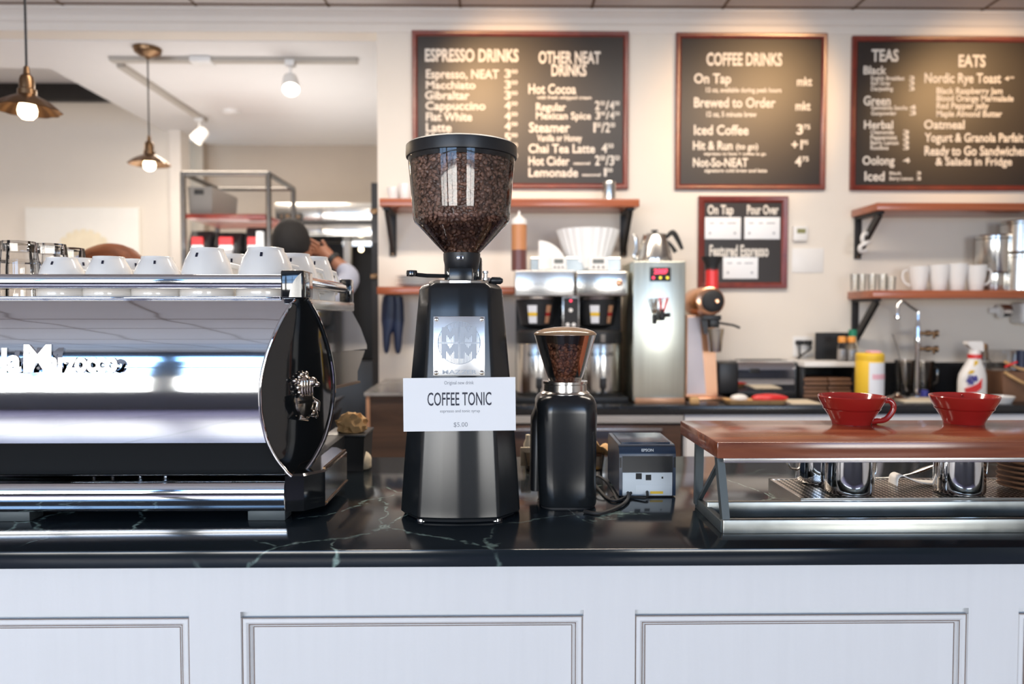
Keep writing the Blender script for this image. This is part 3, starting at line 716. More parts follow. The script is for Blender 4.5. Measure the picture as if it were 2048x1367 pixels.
# ------------------------------------------------------------------ card taped to the grinder
yc = 1.418
cc = at(919, 808, yc); sg = thing('price_card', 'white printed price card reading COFFEE TONIC on the front of the big grinder', 'sign card', cc)
wc, hc = 112.5/FPX*yc, 53.5/FPX*yc
RT = Matrix.Rotation(R(-.5), 4, 'Y') @ Matrix.Rotation(R(-1.5), 4, 'X')
build('card', MB().box((-wc,-.0004,-hc), (wc,.0004,hc)).xf(RT), M['paper'], sg)
def cpx(px): return (px-919)/FPX*yc
def cpz(py): return (808-py)/FPX*yc
t1 = MB(); put_text(t1, 'COFFEE TONIC', cpx(855), cpx(983), cpz(810), cpz(784), -.0009, .006); build('heading', t1.xf(RT), M['ink'], sg)
t2 = MB(); put_text(t2, 'Original new drink', cpx(889), cpx(948), cpz(768), cpz(761), -.0009); build('small_print', t2.xf(RT), M['grey_ink'], sg); t2 = MB(); put_text(t2, 'espresso and tonic syrup', cpx(880), cpx(960), cpz(824), cpz(818), -.0009); build('small_print', t2.xf(RT), M['grey_ink'], sg); t2 = MB(); put_text(t2, '$5.00', cpx(907), cpx(935), cpz(853), cpz(844), -.0009)
build('price', t2.xf(RT), M['grey_ink'], sg)

# ------------------------------------------------------------------ small grinder
SY = 1.60; SXc = X(1130,SY)
sgd = thing('coffee_grinder', 'smaller black home grinder with a brown tinted hopper, right of the big grinder', 'coffee grinder', (SXc,SY,CT))
def rr_(hx, hy, r, z, ox=0, oy=0, n=5):
    out = []
    for sx, sy, a0 in ((1,1,0),(-1,1,90),(-1,-1,180),(1,-1,270)):
        for k in range(n+1):
            a = R(a0+90*k/n); out.append((ox+sx*(hx-r)+r*math.cos(a), oy+sy*(hy-r)+r*math.sin(a), z))
    return out
def sz_(py, Y=1.56): return Z(py, Y)-CT
zt2 = sz_(795)
rg = [rr_(.058,.072,.03,.004,.003), rr_(.060,.074,.031,.010,.003)]+[rr_(.060+.003*t,.074,.031,.010+(zt2-.04)*t,.001) for t in (.25,.5,.75,1)]
rg += [rr_(.0625,.073,.033,zt2-.012,0), rr_(.059,.068,.034,zt2-.002,0), rr_(.052,.060,.035,zt2+.006,0)]
build('body', MB().loft(rg), M['powder'], sgd, ang=40)
build('base_ring', MB().loft([rr_(.056,.070,.03,0,.003), rr_(.056,.070,.03,.006,.003)]), M['rubber'], sgd)
build('side_bin', MB().loft([rr_(.012,.045,.011,.03,-.062,.01), rr_(.0135,.048,.012,zt2-.05,-.058,.01), rr_(.006,.03,.005,zt2-.012,-.052,.01)]), M['black'], sgd)
zc0 = zt2+.004; zc1 = sz_(763)
build('metal_collar', MB().lathe([(.0515,zc0-.002),(.052,zc0+.003),(.049,zc0+.006),(.046,zc0+.008),(.0455,zc1-.008),(.0475,zc1-.006),(.0475,zc1-.001),(.042,zc1)], (0,-.005,0), 48), M['steelv'], sgd, ang=25)
zh1 = sz_(670)
hop = lambda z: .0345+(.0655-.0345)*((z-zc1)/(zh1-zc1))**.9 if z > zc1 else .0345
build('hopper', MB().lathe([(hop(zc1+(zh1-zc1)*k/8), zc1+(zh1-zc1)*k/8) for k in range(9)], (0,-.005,0), 48, cap=False), M['smoke2'], sgd, ang=60, label='brown tinted see-through hopper')
build('lid', MB().lathe([(.0640,zh1-.001),(.0665,zh1),(.0665,zh1+.003),(.060,zh1+.008),(.045,zh1+.013),(.022,zh1+.0165),(0,zh1+.0175)], (0,-.005,0), 48), M['lidbrown'], sgd, ang=60, label='brown domed lid')
pts = []; zf = sz_(700); z = zc1+.004
while z < zf:
    r_ = hop(z)-.006; n = max(6, int(2*PI*r_/.0068))
    for i in range(n):
        a = 2*PI*(i+rnd.random()*.8)/n; q = r_-abs(rnd.gauss(0,.0022)); pts.append((q*math.cos(a), -.005+q*math.sin(a), z+rnd.uniform(-.003,.003)))
    z += .0062
for i in range(120):
    q = (rnd.random()**.5)*.05; a = rnd.random()*6.283; pts.append((q*math.cos(a), -.005+q*math.sin(a), zf+rnd.uniform(-.003,.008)))
be2 = bpy.data.objects.new('coffee_beans', bean_mesh(pts, .0050)); COL.objects.link(be2); be2.parent = sgd; be2.data.materials.append(M['bean']); be2['kind'] = 'stuff'
build('bean_core', MB().lathe([(0,zc1-.004),(.024,zc1),(hop(zf)-.011,zf-.002),(0,zf-.002)], (0,-.005,0), 24), M['bean'], be2)

# ------------------------------------------------------------------ receipt printer
PY = 1.635; pa, pb = X(1240,PY), X(1354,PY)
pr_ = thing('receipt_printer', 'dark blue-grey receipt printer seen from its connector side on the counter', 'printer', ((pa+pb)/2,PY+.09,CT))
hw = (pb-pa)/2
def pz(py, y=PY): return Z(py, y)-CT
zt3, zm3, zs3 = pz(889,PY+.012), pz(905), pz(892,PY+.010)
sidep = [(-.09,.003),(-.09,zm3-.004),(-.088,zm3+.002),(-.079,zt3-.003),(-.074,zt3),(.075,zt3+.002),(.088,zt3-.012),(.09,.003)]
build('housing', MB().prism(sidep, -hw, hw, 'x'), M['printer'], pr_, ang=25)
build('seam', MB().box((-hw-.0003,-.0795,zt3-.0055), (hw+.0003,-.0745,zt3-.0025)), M['rubber'], pr_)
build('lid_panel', MB().box((-hw+.008,-.068,zt3-.002), (hw-.008,.07,zt3+.0035), .0015), M['printer'], pr_)
build('rear_recess', MB().box((-hw+.007,-.0915,pz(944)), (hw-.007,-.0895,zm3-.008)).box((-hw+.001,-.0918,pz(935)), (-hw+.005,-.0895,pz(915))).box((hw-.005,-.0918,pz(935)), (hw-.001,-.0895,pz(915))), M['black'], pr_)
pn = build('connector_panel', MB().box((-hw+.007,-.0925,pz(991)), (hw-.008,-.0895,pz(945)), .001), M['printer_panel'], pr_, label='pale grey connector panel')
def pxx(px): return X(px,PY)-(pa+pb)/2
for px0, px1, py0, py1, nm in ((1273,1285,946,958,'port'), (1293,1304,949,960,'port'), (1325,1328,953,957,'port'), (1289,1300,977,987,'port')):
    build(nm, MB().box((pxx(px0),-.0932,pz(py1)), (pxx(px1),-.092,pz(py0))), M['rubber'], pn)
build('interface_plate', MB().box((pxx(1273),-.0935,pz(989)), (pxx(1345),-.092,pz(970)), .0008), M['printer_panel'], pn)
build('yellow_sticker', MB().box((pxx(1302),-.0940,pz(987)), (pxx(1328),-.0934,pz(982))), M['yellow'], pn)
tl = MB(); put_text(tl, 'EPSON', pxx(1285), pxx(1309), pz(903), pz(898), 0, .02); 
for v in tl.bm.verts: v.co.y = -.0895+(v.co.z-pz(906))*.36-.0015
build('logo_lettering', tl, M['printer_panel'], pr_)
build('foot', MB().box((-hw+.005,-.085,0), (hw-.005,.085,.004)), M['rubber'], pr_)
# cord
def ct(px, py, z=.004): q = atz(px, py, CT+z); return (q.x, q.y, q.z)
cd = [ct(1168,1022,.004), ct(1200,1026,.004), ct(1235,1014,.005), ct(1254,1000,.006), ct(1256,985,.010), ct(1243,962,.022), ct(1236,935,.03), ct(1234,915,.03)]
build('power_cord', MB().tube(spline(cd, 8), .0036, 10), M['rubber'], sgd, world=True)
cd = [(pxx(1296)+(pa+pb)/2, PY-.004, Z(983,PY)), (pxx(1288)+(pa+pb)/2, PY-.03, CT+.006), ct(1258,993,.004), ct(1225,1001,.004), ct(1198,978,.004), ct(1188,960,.018), ct(1196,952,.03), ct(1212,962,.025), ct(1228,985,.005), ct(1238,1000,.004), ct(1262,985,.010)]
tag(build('data_cord', MB().tube(spline(cd, 8), .0031, 10), M['rubber']), 'thin black cord looped on the counter and plugged into the printer panel', 'cord')
# caddy with beige sachets seen between the two grinders
def glass_box(name, label, cat, cx_, cy_, w_, d_, h_):
    t = thing(name, label, cat, (cx_,cy_,CT)); 
    build('wall', MB().loft([rr_(w_*.8,d_*.8,.008,0), rr_(w_,d_,.01,h_), rr_(w_-.003,d_-.003,.009,h_), rr_(w_*.8-.003,d_*.8-.003,.007,.005)], True, True), M['smoke'], t)
    return t
yb = 1.93
gb = glass_box('sachet_caddy', 'low smoked glass caddy on the counter between the two grinders', 'caddy', X(1075,yb), yb, .038, .03, .05)
tag(build('sachet', MB().box((X(1041,1.93),yb-.012,CT+.012), (X(1062,1.93),yb-.006,Z(894,yb-.01)), .001), M['cream']), 'beige paper sachet standing in the smoked glass caddy between the grinders', 'sachet')
tag(build('salt_shaker', MB().lathe([(.008,0),(.009,.01),(.007,.022),(.003,.026),(0,.027)], (X(1056,2.0),2.0,CT), 14).lathe([(.012,0),(.012,.055),(.006,.07),(.006,.08),(0,.082)], (X(1056,2.0),2.0,CT), 14), M['cream']), 'small cream shaker behind the sachet between the grinders', 'shaker')
g2 = glass_box('sachet_caddy', 'low smoked glass caddy on the counter between the small grinder and the printer', 'caddy', X(1186,yb), yb, .030, .03, .05)
rag = MB(); rg = []
for i in range(9):
    t = i/8; xx = X(1188,yb)+(X(1230,yb)-X(1188,yb))*t
    rg.append([(xx, yb-.03+.05*k/6, CT+.054+.012*math.sin(t*5+k*.8)+(.022*max(0,.25-t)*4 if k < 4 else 0)) for k in range(7)])
rago = build('folded_napkin', rag.grid(rg), M['tan'], ang=180)
sm = rago.modifiers.new('s', 'SOLIDIFY'); sm.thickness = .003
tag(rago, 'tan folded napkin lying across the caddy left of the printer', 'napkin')

# ================================================================== POUR-OVER STAND at the right
FY = 1.357; BY = 1.64
zw0, zw1 = Z(918,FY), Z(885,FY); xw = X(1437,FY); XR = 1.62
ps = thing('pour_over_stand', 'steel stand with a thick polished red wooden top at the right end of the counter', 'stand', ((xw+XR)/2,1.5,CT))
build('wooden_top', MB().box((xw,FY,zw0), (XR,BY,zw1), .0022, 2), M['top_wood'], ps, world=True)
zr0 = Z(1040,FY)
build('front_rail', MB().box((X(1449,FY),FY-.004,CT), (XR-.02,FY+.012,zr0), .002), M['worn'], ps, world=True)
build('top_rail', MB().box((X(1452,FY),FY+.006,zw0-.009), (XR-.02,FY+.022,zw0), .001), M['steel'], ps, world=True)
build('back_rail', MB().box((xw+.012,1.462,CT+.001), (XR-.02,1.476,Z(1003,1.47)), .002), M['worn'], ps, world=True)
xs_ = X(1449,FY)
def leg(x, w_=.011):
    m_ = MB().bar((x,FY+.008,CT+.012), (x-.002,FY+.035,zw0-.002), .018, w_, up=(1,0,0)); return m_
for x in (xs_+.008, XR-.03):
    build('front_leg', MB().bar((x,FY+.006,CT+.01), (x-.006,FY+.03,zw0-.001), .016, .014, up=(1,0,0)), M['bluesteel'], ps, world=True)
    build('rear_leg', MB().bar((x-.006,1.535,CT+.01), (x-.006,1.53,zw0-.001), .014, .016, up=(1,0,0)), M['bluesteel'], ps, world=True)
    build('side_rail', MB().box((x-.010,FY+.004,CT), (x+.002,1.545,CT+.022), .0015), M['bluesteel'], ps, world=True)
    build('brace', MB().bar((x-.004,1.53,CT+.02), (x-.006,FY+.03,zw0-.012), .006, .008, up=(1,0,0)), M['bluesteel'], ps, world=True)
# drippers on the stand
def make_dripper(label, px, y, rz):
    t = thing('coffee_dripper', label, 'coffee dripper', (X(px,y),y,zw1), rz, 'red drippers on the stand')
    h = .060
    build('bowl', MB().lathe([(0,.006),(.030,.006),(.040,.026),(.0655,h-.001),(.0672,h),(.0685,h-.002),(.0665,h-.008),(.062,h*.72),(.0535,h*.46),(.045,h*.24),(.040,.004),(.0395,0),(.034,0),(0,.002)], (0,0,0), 56), M['red'], t, ang=50)
    build('rib', MB().lathe([(.0556,h*.50),(.0568,h*.52),(.058,h*.54)], (0,0,0), 56, cap=False), M['red'], t, ang=60)
    build('handle', MB().tube(spline([(.061,0,h-.011), (.076,0,h-.010), (.0835,0,h-.020), (.081,0,h-.034), (.068,0,h-.050), (.050,0,.006), (.040,0,.004)], 7), .0048, 12, 1.25), M['red'], t)
    return t
d1 = make_dripper('red ceramic pour-over dripper on the wooden stand in front of the yellow tub', 1706, 1.595, R(-12))
d2 = dup(d1, (X(1932,1.595),1.595,zw1), R(62), 'red ceramic pour-over dripper on the wooden stand in front of the spray bottle')
# perforated drip tray
tx0 = X(1606,1.48); ty0, ty1 = 1.478, 1.66; tz = Z(998,1.478)
dt = thing('drip_tray', 'steel drip tray with a perforated top under the wooden stand', 'drip tray', ((tx0+XR)/2-.03,1.56,CT))
pm = mat('perforated_steel', (.62,.56,.49), .3, .9, noise=.08); nt = pm.node_tree; N = nt.nodes
tc = [n for n in N if n.type == 'TEX_COORD'][0]; mp = N.new('ShaderNodeMapping'); mp.inputs['Scale'].default_value = (88,88,88); nt.links.new(tc.outputs['Object'], mp.inputs[0])
vo = N.new('ShaderNodeTexVoronoi'); vo.inputs['Scale'].default_value = 1; vo.inputs['Randomness'].default_value = 0; nt.links.new(mp.outputs[0], vo.inputs['Vector']); vo.voronoi_dimensions = '2D'
cr_ = N.new('ShaderNodeMath'); cr_.operation = 'GREATER_THAN'; cr_.inputs[1].default_value = .37; nt.links.new(vo.outputs['Distance'], cr_.inputs[0])
out = N['Material Output']; tr = N.new('ShaderNodeBsdfTransparent'); mx = N.new('ShaderNodeMixShader')
nt.links.new(cr_.outputs[0], mx.inputs[0]); nt.links.new(tr.outputs[0], mx.inputs[1]); nt.links.new(N['Principled BSDF'].outputs[0], mx.inputs[2]); nt.links.new(mx.outputs[0], out.inputs[0])
build('perforated_top', MB().grid([[(tx0+.006,ty0+.006,tz-.001),(XR-.05,ty0+.006,tz-.001)],[(tx0+.006,ty1-.006,tz-.001),(XR-.05,ty1-.006,tz-.001)]]), pm, dt, world=True)
build('pan', MB().box((tx0+.001,ty0+.001,CT), (XR-.045,ty1-.001,tz-.010)), M['rubber'], dt, world=True)
build('rim', MB().box((tx0,ty0,CT), (tx0+.006,ty1,tz)).box((tx0,ty0,CT), (XR-.044,ty0+.006,tz)).box((tx0,ty1-.006,CT), (XR-.044,ty1,tz)), M['steel'], dt, world=True)
# milk pitchers on the drip tray
def make_pitcher(label, px, y, rz):
    t = thing('milk_pitcher', label, 'milk pitcher', (X(px,y),y,tz), rz, 'steel milk pitchers on the drip tray')
    h = .092
    build('jug', MB().lathe([(0,.001),(.040,0),(.0455,.0015),(.0478,.006),(.0482,.012),(.0480,.03),(.0472,.06),(.0455,.082),(.0450,h),(.0440,h),(.0445,.08),(.0462,.058),(.0470,.03),(.046,.007),(0,.006)], (0,0,0), 56), M['chrome'], t, ang=50)
    build('handle', MB().tube([(.042,0,.083), (.066,0,.083), (.070,0,.078), (.067,0,.040), (.060,0,.028), (.046,0,.026)], .0055, 10, .5), M['steelv'], t)
    build('spout', MB().loft([[(-.036,.014,h),(-.036,-.014,h),(-.040,0,.062)], [(-.052,.003,h+.003),(-.052,-.003,h+.003),(-.041,0,.060)]]), M['chrome'], t)
    return t
q1 = make_pitcher('polished steel milk pitcher under the stand below the left red dripper', 1703, 1.525, R(18))
dup(q1, (X(1925,1.525),1.525,tz), R(14), 'polished steel milk pitcher under the stand below the right red dripper')
q3 = dup(q1, (X(1642,1.628),1.628,tz), R(175), 'darker steel milk pitcher tucked behind the left pitcher under the stand')
# spoon, white cloth, saucers
ys = 1.64
tag(build('long_spoon', MB().tube(spline([(X(1752,ys),ys,tz+.004), (X(1800,ys),ys,tz+.008), (X(1840,ys),ys,tz+.018), (X(1882,ys),ys,tz+.036)], 6), lambda t: .0025+.005*max(0, math.sin(PI*min(1, max(0, (t-.55)/.4)))), 10, .6), M['steelv']), 'long steel spoon leaning across the back of the drip tray', 'spoon')
rb = [(X(1793,1.60),1.60,tz), (X(1795,1.60),1.60,tz+.016), (X(1803,1.60),1.60,tz+.021), (X(1815,1.60),1.60,tz+.016), (X(1840,1.60),1.60,tz+.006), (X(1880,1.60),1.60,tz+.002)]
cs = spline(rb, 6)
wcl = build('white_cloth', MB().grid([[(p.x,p.y+d,p.z) for p in cs] for d in (-.018,-.006,.006,.018)]), M['wplastic'], ang=180); sm = wcl.modifiers.new('s', 'SOLIDIFY'); sm.thickness = .002; sm.offset = 1
tag(wcl, 'white folded cloth on the drip tray between the two pitchers', 'cloth')
y = 1.56; sc0 = None
for k in range(8):
    lbl = 'brown saucer on the drip tray, %s of its stack' % ('lowest' if k == 0 else 'topmost' if k == 7 else ['second','third','fourth','fifth','sixth','seventh'][k-1]+' from the bottom')
    loc = (X(2058,y)+random.uniform(-.001,.001), y, tz+.0105*k)
    if sc0 is None: sc0 = tag(build('saucer', MB().lathe([(0,.001),(.028,0),(.030,.002),(.050,.006),(.0525,.0092),(.051,.010),(.032,.0065),(0,.006)], (0,0,0), 40), M['brown']), lbl, 'saucer', 'saucers stacked on the drip tray'); o = sc0
    else: o = sc0.copy(); COL.objects.link(o); o['label'] = lbl
    o.location = loc

# ================================================================== MENU BOARDS
def framed(name, label, cat, corners, y=WB, fw_=.030, dep=.028):
    """corners: left, right, top, bottom in photo pixels on the wall plane"""
    l, r, t, b = corners; x0, x1 = X(l, y, (t+b)/2), X(r, y, (t+b)/2); z1, z0 = Z(t, y, (l+r)/2), Z(b, y, (l+r)/2)
    o = thing(name, label, cat, ((x0+x1)/2, y, (z0+z1)/2))
    m_ = MB()
    def rc(i, yy): return [(x0+i,yy,z0+i), (x1-i,yy,z0+i), (x1-i,yy,z1-i), (x0+i,yy,z1-i)]
    m_.loft([rc(i, yy) for i, yy in ((0,y-.001),(0,y-dep+.006),(.005,y-dep),(fw_*.55,y-dep+.002),(fw_*.8,y-dep+.006),(fw_,y-dep+.012),(fw_,y-.006))], True, False)
    build('frame', m_, M['frame'], o, world=True, ang=25)
    build('slate', MB().box((x0+fw_*.8,y-.010,z0+fw_*.8), (x1-fw_*.8,y-.001,z1-fw_*.8)), M['board'], o, world=True)
    return o
def letter(o, name, items, y=WB-.0106, mm='chalk'):
    nm_ = 'heading' if 'heading' in name else 'price' if 'price' in name and 'list' not in name else 'menu_line'
    for s, a, b, base_, top, *bd in items:
        m_ = MB()
        bd_ = bd[0] if bd else .022
        if '.' in s and s[0] in '+1234567890' and 'oz' not in s:
            # prices: a large figure followed by small raised cents
            toks = []
            for part in s.split('/'):
                u, c = part.split('.'); toks += [(u, .5 if u == '1' else 1.0*len(u), 0), (c, 1.05, 1), ('/', .8, 0)]
            toks = toks[:-1]; tot = sum(t_[1] for t_ in toks); xa_, hgt = a, base_-top
            for tx, wd, up in toks:
                xb_ = xa_+(b-a)*wd/tot
                put_text(m_, tx, X(xa_,y,base_), X(xb_-.8,y,base_), Z(base_-(hgt*.52 if up else 0),y,a), Z(top,y,a), y, bd_)
                xa_ = xb_
        else: put_text(m_, s, X(a,y,base_), X(b,y,base_), Z(base_,y,a), Z(top,y,a), y, bd_)
        build(nm_, m_, M[mm], o, world=True, smooth=False)
b1 = framed('menu_board', 'wide framed chalkboard menu headed ESPRESSO DRINKS behind the big grinder', 'menu board', (825,1256,64,378))
letter(b1, 'heading', [('ESPRESSO DRINKS',850,1037,122,98,.03)])
letter(b1, 'price_list', [('Espresso, NEAT',852,998,156,139), ('Macchiato',852,951,177,162), ('Gibraltar',850,939,198,182), ('Cappuccino',851,971,219,203), ('Flat White',852,944,241,225), ('Latte',852,903,263,246), ('Mocha',852,916,282,266), ('Americano',852,945,303,287)])
letter(b1, 'price_column', [(s,1009,1036,by,by-16,.02) for s, by in (('3.00',155),('3.00',177),('3.00',198),('4.00',219),('4.00',240),('4.00',260),('5.00',282),('5.00',302),('3.00',323))])
letter(b1, 'second_heading', [('OTHER NEAT',1077,1201,126,103,.03), ('DRINKS',1103,1173,151,129,.03)])
letter(b1, 'drinks_list', [('Hot Cocoa',1057,1152,187,168), ('with fresh whipped cream',1074,1183,198,191), ('Regular',1072,1132,221,206), ('Mexican Spice',1072,1182,238,224), ('Steamer',1058,1140,264,245), ('Vanilla or Honey',1074,1164,282,269), ('Chai Tea Latte',1057,1190,305,288), ('Hot Cider',1057,1139,330,313), ('seasonal',1147,1180,329,323), ('Lemonade',1057,1156,353,336), ('seasonal',1164,1201,352,346)])
letter(b1, 'drink_prices', [('2.50/4.00',1190,1240,219,202,.02), ('3.00/4.50',1191,1240,238,223,.02), ('1.50/2.00',1187,1231,264,245,.02), ('4.50',1203,1228,305,287,.02), ('2.50/3.50',1190,1240,330,311,.02), ('1.50',1208,1226,352,336,.02)])
b2 = framed('menu_board', 'square framed chalkboard menu headed COFFEE DRINKS in the middle of the wall', 'menu board', (1350,1650,68,380))
letter(b2, 'heading', [('COFFEE DRINKS',1413,1564,130,106,.03)])
letter(b2, 'drinks_list', [('On Tap',1388,1462,166,147), ('12 oz, available during peak hours',1412,1563,184,175), ('Brewed to Order',1388,1551,214,195), ('12 oz, 5 minute brew',1413,1513,233,223), ('Iced Coffee',1388,1497,269,250), ('Hit & Run',1386,1465,299,282), ('(to go)',1472,1516,298,287), ('espresso to have + coffee to go',1408,1532,310,304), ('Not-So-NEAT',1386,1496,333,316), ('signature cold brew and latte',1409,1534,344,337)])
letter(b2, 'price_column', [('mkt',1594,1624,171,154), ('mkt',1591,1621,220,203), ('3.75',1593,1621,268,249,.02), ('+1.95',1583,1617,298,280,.02), ('4.75',1590,1618,332,313,.02)])
b3 = framed('menu_board', 'framed chalkboard menu headed TEAS and EATS at the right edge', 'menu board', (1700,2175,75,382))
for it in (('TEAS',1743,1797,122,99,.03), ('EATS',1917,1971,133,110,.03)): letter(b3, 'heading', [it])
letter(b3, 'tea_list', [('Black',1727,1773,148,132), ('English Breakfast',1742,1809,160,152), ('Earl Grey',1742,1781,170,162), ('Darjeeling',1742,1786,181,173), ('Green',1727,1781,210,192), ('Genmaicha Sencha',1742,1815,219,211), ('Gunpowder',1742,1793,230,222), ('Herbal',1728,1786,257,241), ('Chamomile',1741,1788,268,260), ('Peppermint',1741,1794,279,270), ('Berry Lemon',1741,1797,289,281), ('Rooibos',1741,1777,299,291), ('Oolong',1725,1789,329,312), ('Iced',1729,1769,361,343), ('Black',1779,1803,349,343), ('Berry Lemon',1779,1826,360,353)])
letter(b3, 'tea_prices', [('3',1818,1829,160,152), ('3',1818,1829,170,162), ('3',1818,1829,181,173), ('4',1819,1832,219,210), ('3',1819,1832,230,221), ('3',1806,1818,268,260), ('3',1806,1818,279,270), ('3',1806,1818,289,281), ('3',1806,1818,299,291), ('4',1806,1820,325,316), ('3',1833,1842,349,343), ('3',1833,1842,360,353)])
letter(b3, 'food_list', [('Nordic Rye Toast',1849,2002,165,146), ('4.00',2009,2029,161,153), ('Black Raspberry Jam',1873,2005,187,175), ('Blood Orange Marmalade',1873,2027,202,190), ('Red Pepper Jelly',1873,1977,217,205), ('Maple Almond Butter',1873,2004,233,221), ('Oatmeal',1848,1929,257,240), ('Yogurt & Granola Parfait',1849,2047,283,266), ('Ready to Go Sandwiches',1849,2053,310,292), ('& Salads in Fridge',1871,2024,330,315)])
b4 = framed('menu_board', 'small framed chalkboard headed On Tap and Pour Over below the coffee drinks menu', 'menu board', (1395,1573,393,577), fw_=.036)
for it in (('On Tap',1415,1467,428,410,.03), ('Pour Over',1494,1557,428,410,.03), ('Featured Espresso',1419,1537,512,490,.03)): letter(b4, 'heading', [it])
yk = WB-.012
cards = [((1410,1482,434,478),'white card pinned under On Tap on the small chalkboard'), ((1489,1560,434,478),'white card pinned under Pour Over on the small chalkboard'), ((1446,1516,514,557),'white card pinned under Featured Espresso on the small chalkboard')]
for (a, b, t, bt), lb in cards:
    co = thing('paper_card', lb, 'card', (X((a+b)/2,yk,t),yk,Z((t+bt)/2,yk,a)), 0, 'cards on the small chalkboard')
    build('card', MB().box((X(a,yk,t),yk-.001,Z(bt,yk,a)), (X(b,yk,t),yk,Z(t,yk,a)), .004, 2), M['paper'], co, world=True)
    for k, (p0, p1) in enumerate(((.12,.26),(.4,.52),(.62,.86))): build('faint_print', MB().box((X(a+(b-a)*p0,yk,t),yk-.0013,Z(t+13,yk,a)), (X(a+(b-a)*p1,yk,t),yk-.0008,Z(t+11,yk,a))), M['grey_ink'], co, world=True, label='faint grey printing')
    for p0 in (a+8, b-14): build('faint_print', MB().box((X(p0,yk,t),yk-.0013,Z(bt-10,yk,a)), (X(p0+4,yk,t),yk-.0008,Z(bt-14,yk,a))), M['grey_ink'], co, world=True, label='faint grey printing')
# thermostat, sheet, outlet
th = thing('thermostat', 'small white thermostat with an olive screen right of the small chalkboard', 'thermostat', (X(1597,WB),WB,Z(468,WB)))
build('case', MB().box((X(1582,WB),WB-.022,Z(482,WB,1597)), (X(1610,WB),WB,Z(453,WB,1597)), .003), M['wplastic'], th, world=True)
build('screen', MB().box((X(1589,WB),WB-.0228,Z(467,WB,1597)), (X(1606,WB),WB-.021,Z(458,WB,1597))), M['lcd'], th, world=True)
tag(build('wall_notice', MB().box((X(1582,WB),WB-.004,Z(545,WB,1610)), (X(1645,WB),WB,Z(496,WB,1610)), .001), M['wplastic']), 'blank white sheet on the wall below the thermostat', 'notice')
ol = thing('wall_outlet', 'pale wall outlet above the toaster with two black plugs in it', 'outlet', (X(1606,WB),WB,Z(690,WB)))
build('cover_plate', MB().box((X(1586,WB),WB-.006,Z(712,WB,1606)), (X(1628,WB),WB,Z(672,WB,1606)), .002), M['wplastic'], ol, world=True)
ends = [((1604,718),(1592,730)), ((1604,716),(1586,726))]
for px, lb, mid in ((1597,'black plug and cord in the left socket of the outlet',(1600,703)), (1614,'black plug and cord in the right socket of the outlet',(1622,697))):
    pg = thing('power_plug', lb, 'plug', (X(px,WB),WB-.006,Z(684,WB)))
    build('plug_head', MB().box((X(px-7,WB),WB-.035,Z(689,WB,1606)), (X(px+7,WB),WB-.0055,Z(680,WB,1606)), .005), M['rubber'], pg, world=True)
    yy = WB-.035; build('cord', MB().tube(spline([(X(px+3,yy),yy,Z(686,yy,1606)), (X(mid[0],yy),yy,Z(mid[1],yy,1606)), (X(1600,yy),yy,Z(714,yy,1606)), (X(1585,4.15),4.15,Z(735,4.15,1585))], 6), .0055, 8), M['rubber'], pg, world=True)

# ================================================================== SHELVES
def bracket(sh, px, zb_, zl, yd):
    """painted steel shelf bracket with a diagonal brace"""
    x = X(px, WB)
    m_ = MB().box((x-.02,WB-.014,zl), (x+.02,WB,zb_), .003).box((x-.02,WB-yd+.03,zb_-.016), (x+.02,WB,zb_), .003)
    m_.bar((x,WB-.012,zl+.03), (x,WB-yd+.045,zb_-.014), .04, .022, up=(1,0,0))
    b_ = build('bracket', m_, M['darkbeam'], sh, world=True)
    build('screw', MB().lathe([(.008,0),(.007,.003),(0,.004)], (x,WB-.014,zl+.012), 12, (0,-1,0)), M['brass'], b_, world=True)
def shelf(label, l, r, top, bot, yd, brs, lowb):
    yf = WB-yd; x0, x1 = X(l, yf), X(r, yf); z0, z1 = Z(bot, yf, l), Z(top, yf, l)
    s = thing('wall_shelf', label, 'shelf', ((x0+x1)/2,WB,z0))
    build('board', MB().box((x0,yf,z0), (x1,WB,z1), .003), M['red_wood'], s, world=True)
    for bp in brs: bracket(s, bp, z0, Z(lowb, WB, bp), yd)
    return z1
SD = .28
zU = shelf('red wooden shelf under the espresso menu, behind the big grinder', 760, 1278, 396, 412, SD, (787,1246), 512)
zL = shelf('short red wooden shelf lower on the wall left of the big grinder', 754, 1028, 573, 588, .26, (), 600)
zRU = shelf('upper red wooden shelf at the right below the teas menu', 1750, 2200, 405, 420, .30, (1712,2085), 518)
zRL = shelf('lower red wooden shelf at the right holding mugs and canisters', 1745, 2200, 580, 596, .30, (1709,2085), 690)
yS = WB-.15
# upper left shelf items
def mug(label, x, y, z, r, h, ang, grp=None, name='mug'):
    t = thing(name, label, 'mug', (x,y,z), ang, grp)
    build('bowl', MB().lathe([(0,.002),(r*.62,0),(r*.68,.004),(r*.80,h*.35),(r*.95,h*.8),(r,h),(r*.95,h),(r*.9,h*.78),(r*.72,h*.3),(r*.6,.01),(0,.008)], (0,0,0), 36), M['china'], t, ang=50)
    build('handle', MB().tube(spline([(r*.92,0,h*.86), (r*1.35,0,h*.82), (r*1.5,0,h*.6), (r*1.25,0,h*.34), (r*.78,0,h*.22)], 5), r*.11, 8), M['china'], t)
    return t
mug('white cup on the upper shelf, the left one beside the hopper of the big grinder', X(790,yS), yS, zU, .042, (393-366)/FPX*yS, 2.0, 'white cups on the upper shelf')
mug('white cup on the upper shelf, the right one beside the hopper of the big grinder', X(812,yS-.05), yS-.05, zU, .040, (393-362)/FPX*yS, 1.2, 'white cups on the upper shelf')
sk = thing('steel_shaker', 'small steel shaker at the right end of the upper shelf', 'shaker', (X(1217,yS),yS,zU))
h_ = (396-354)/FPX*yS
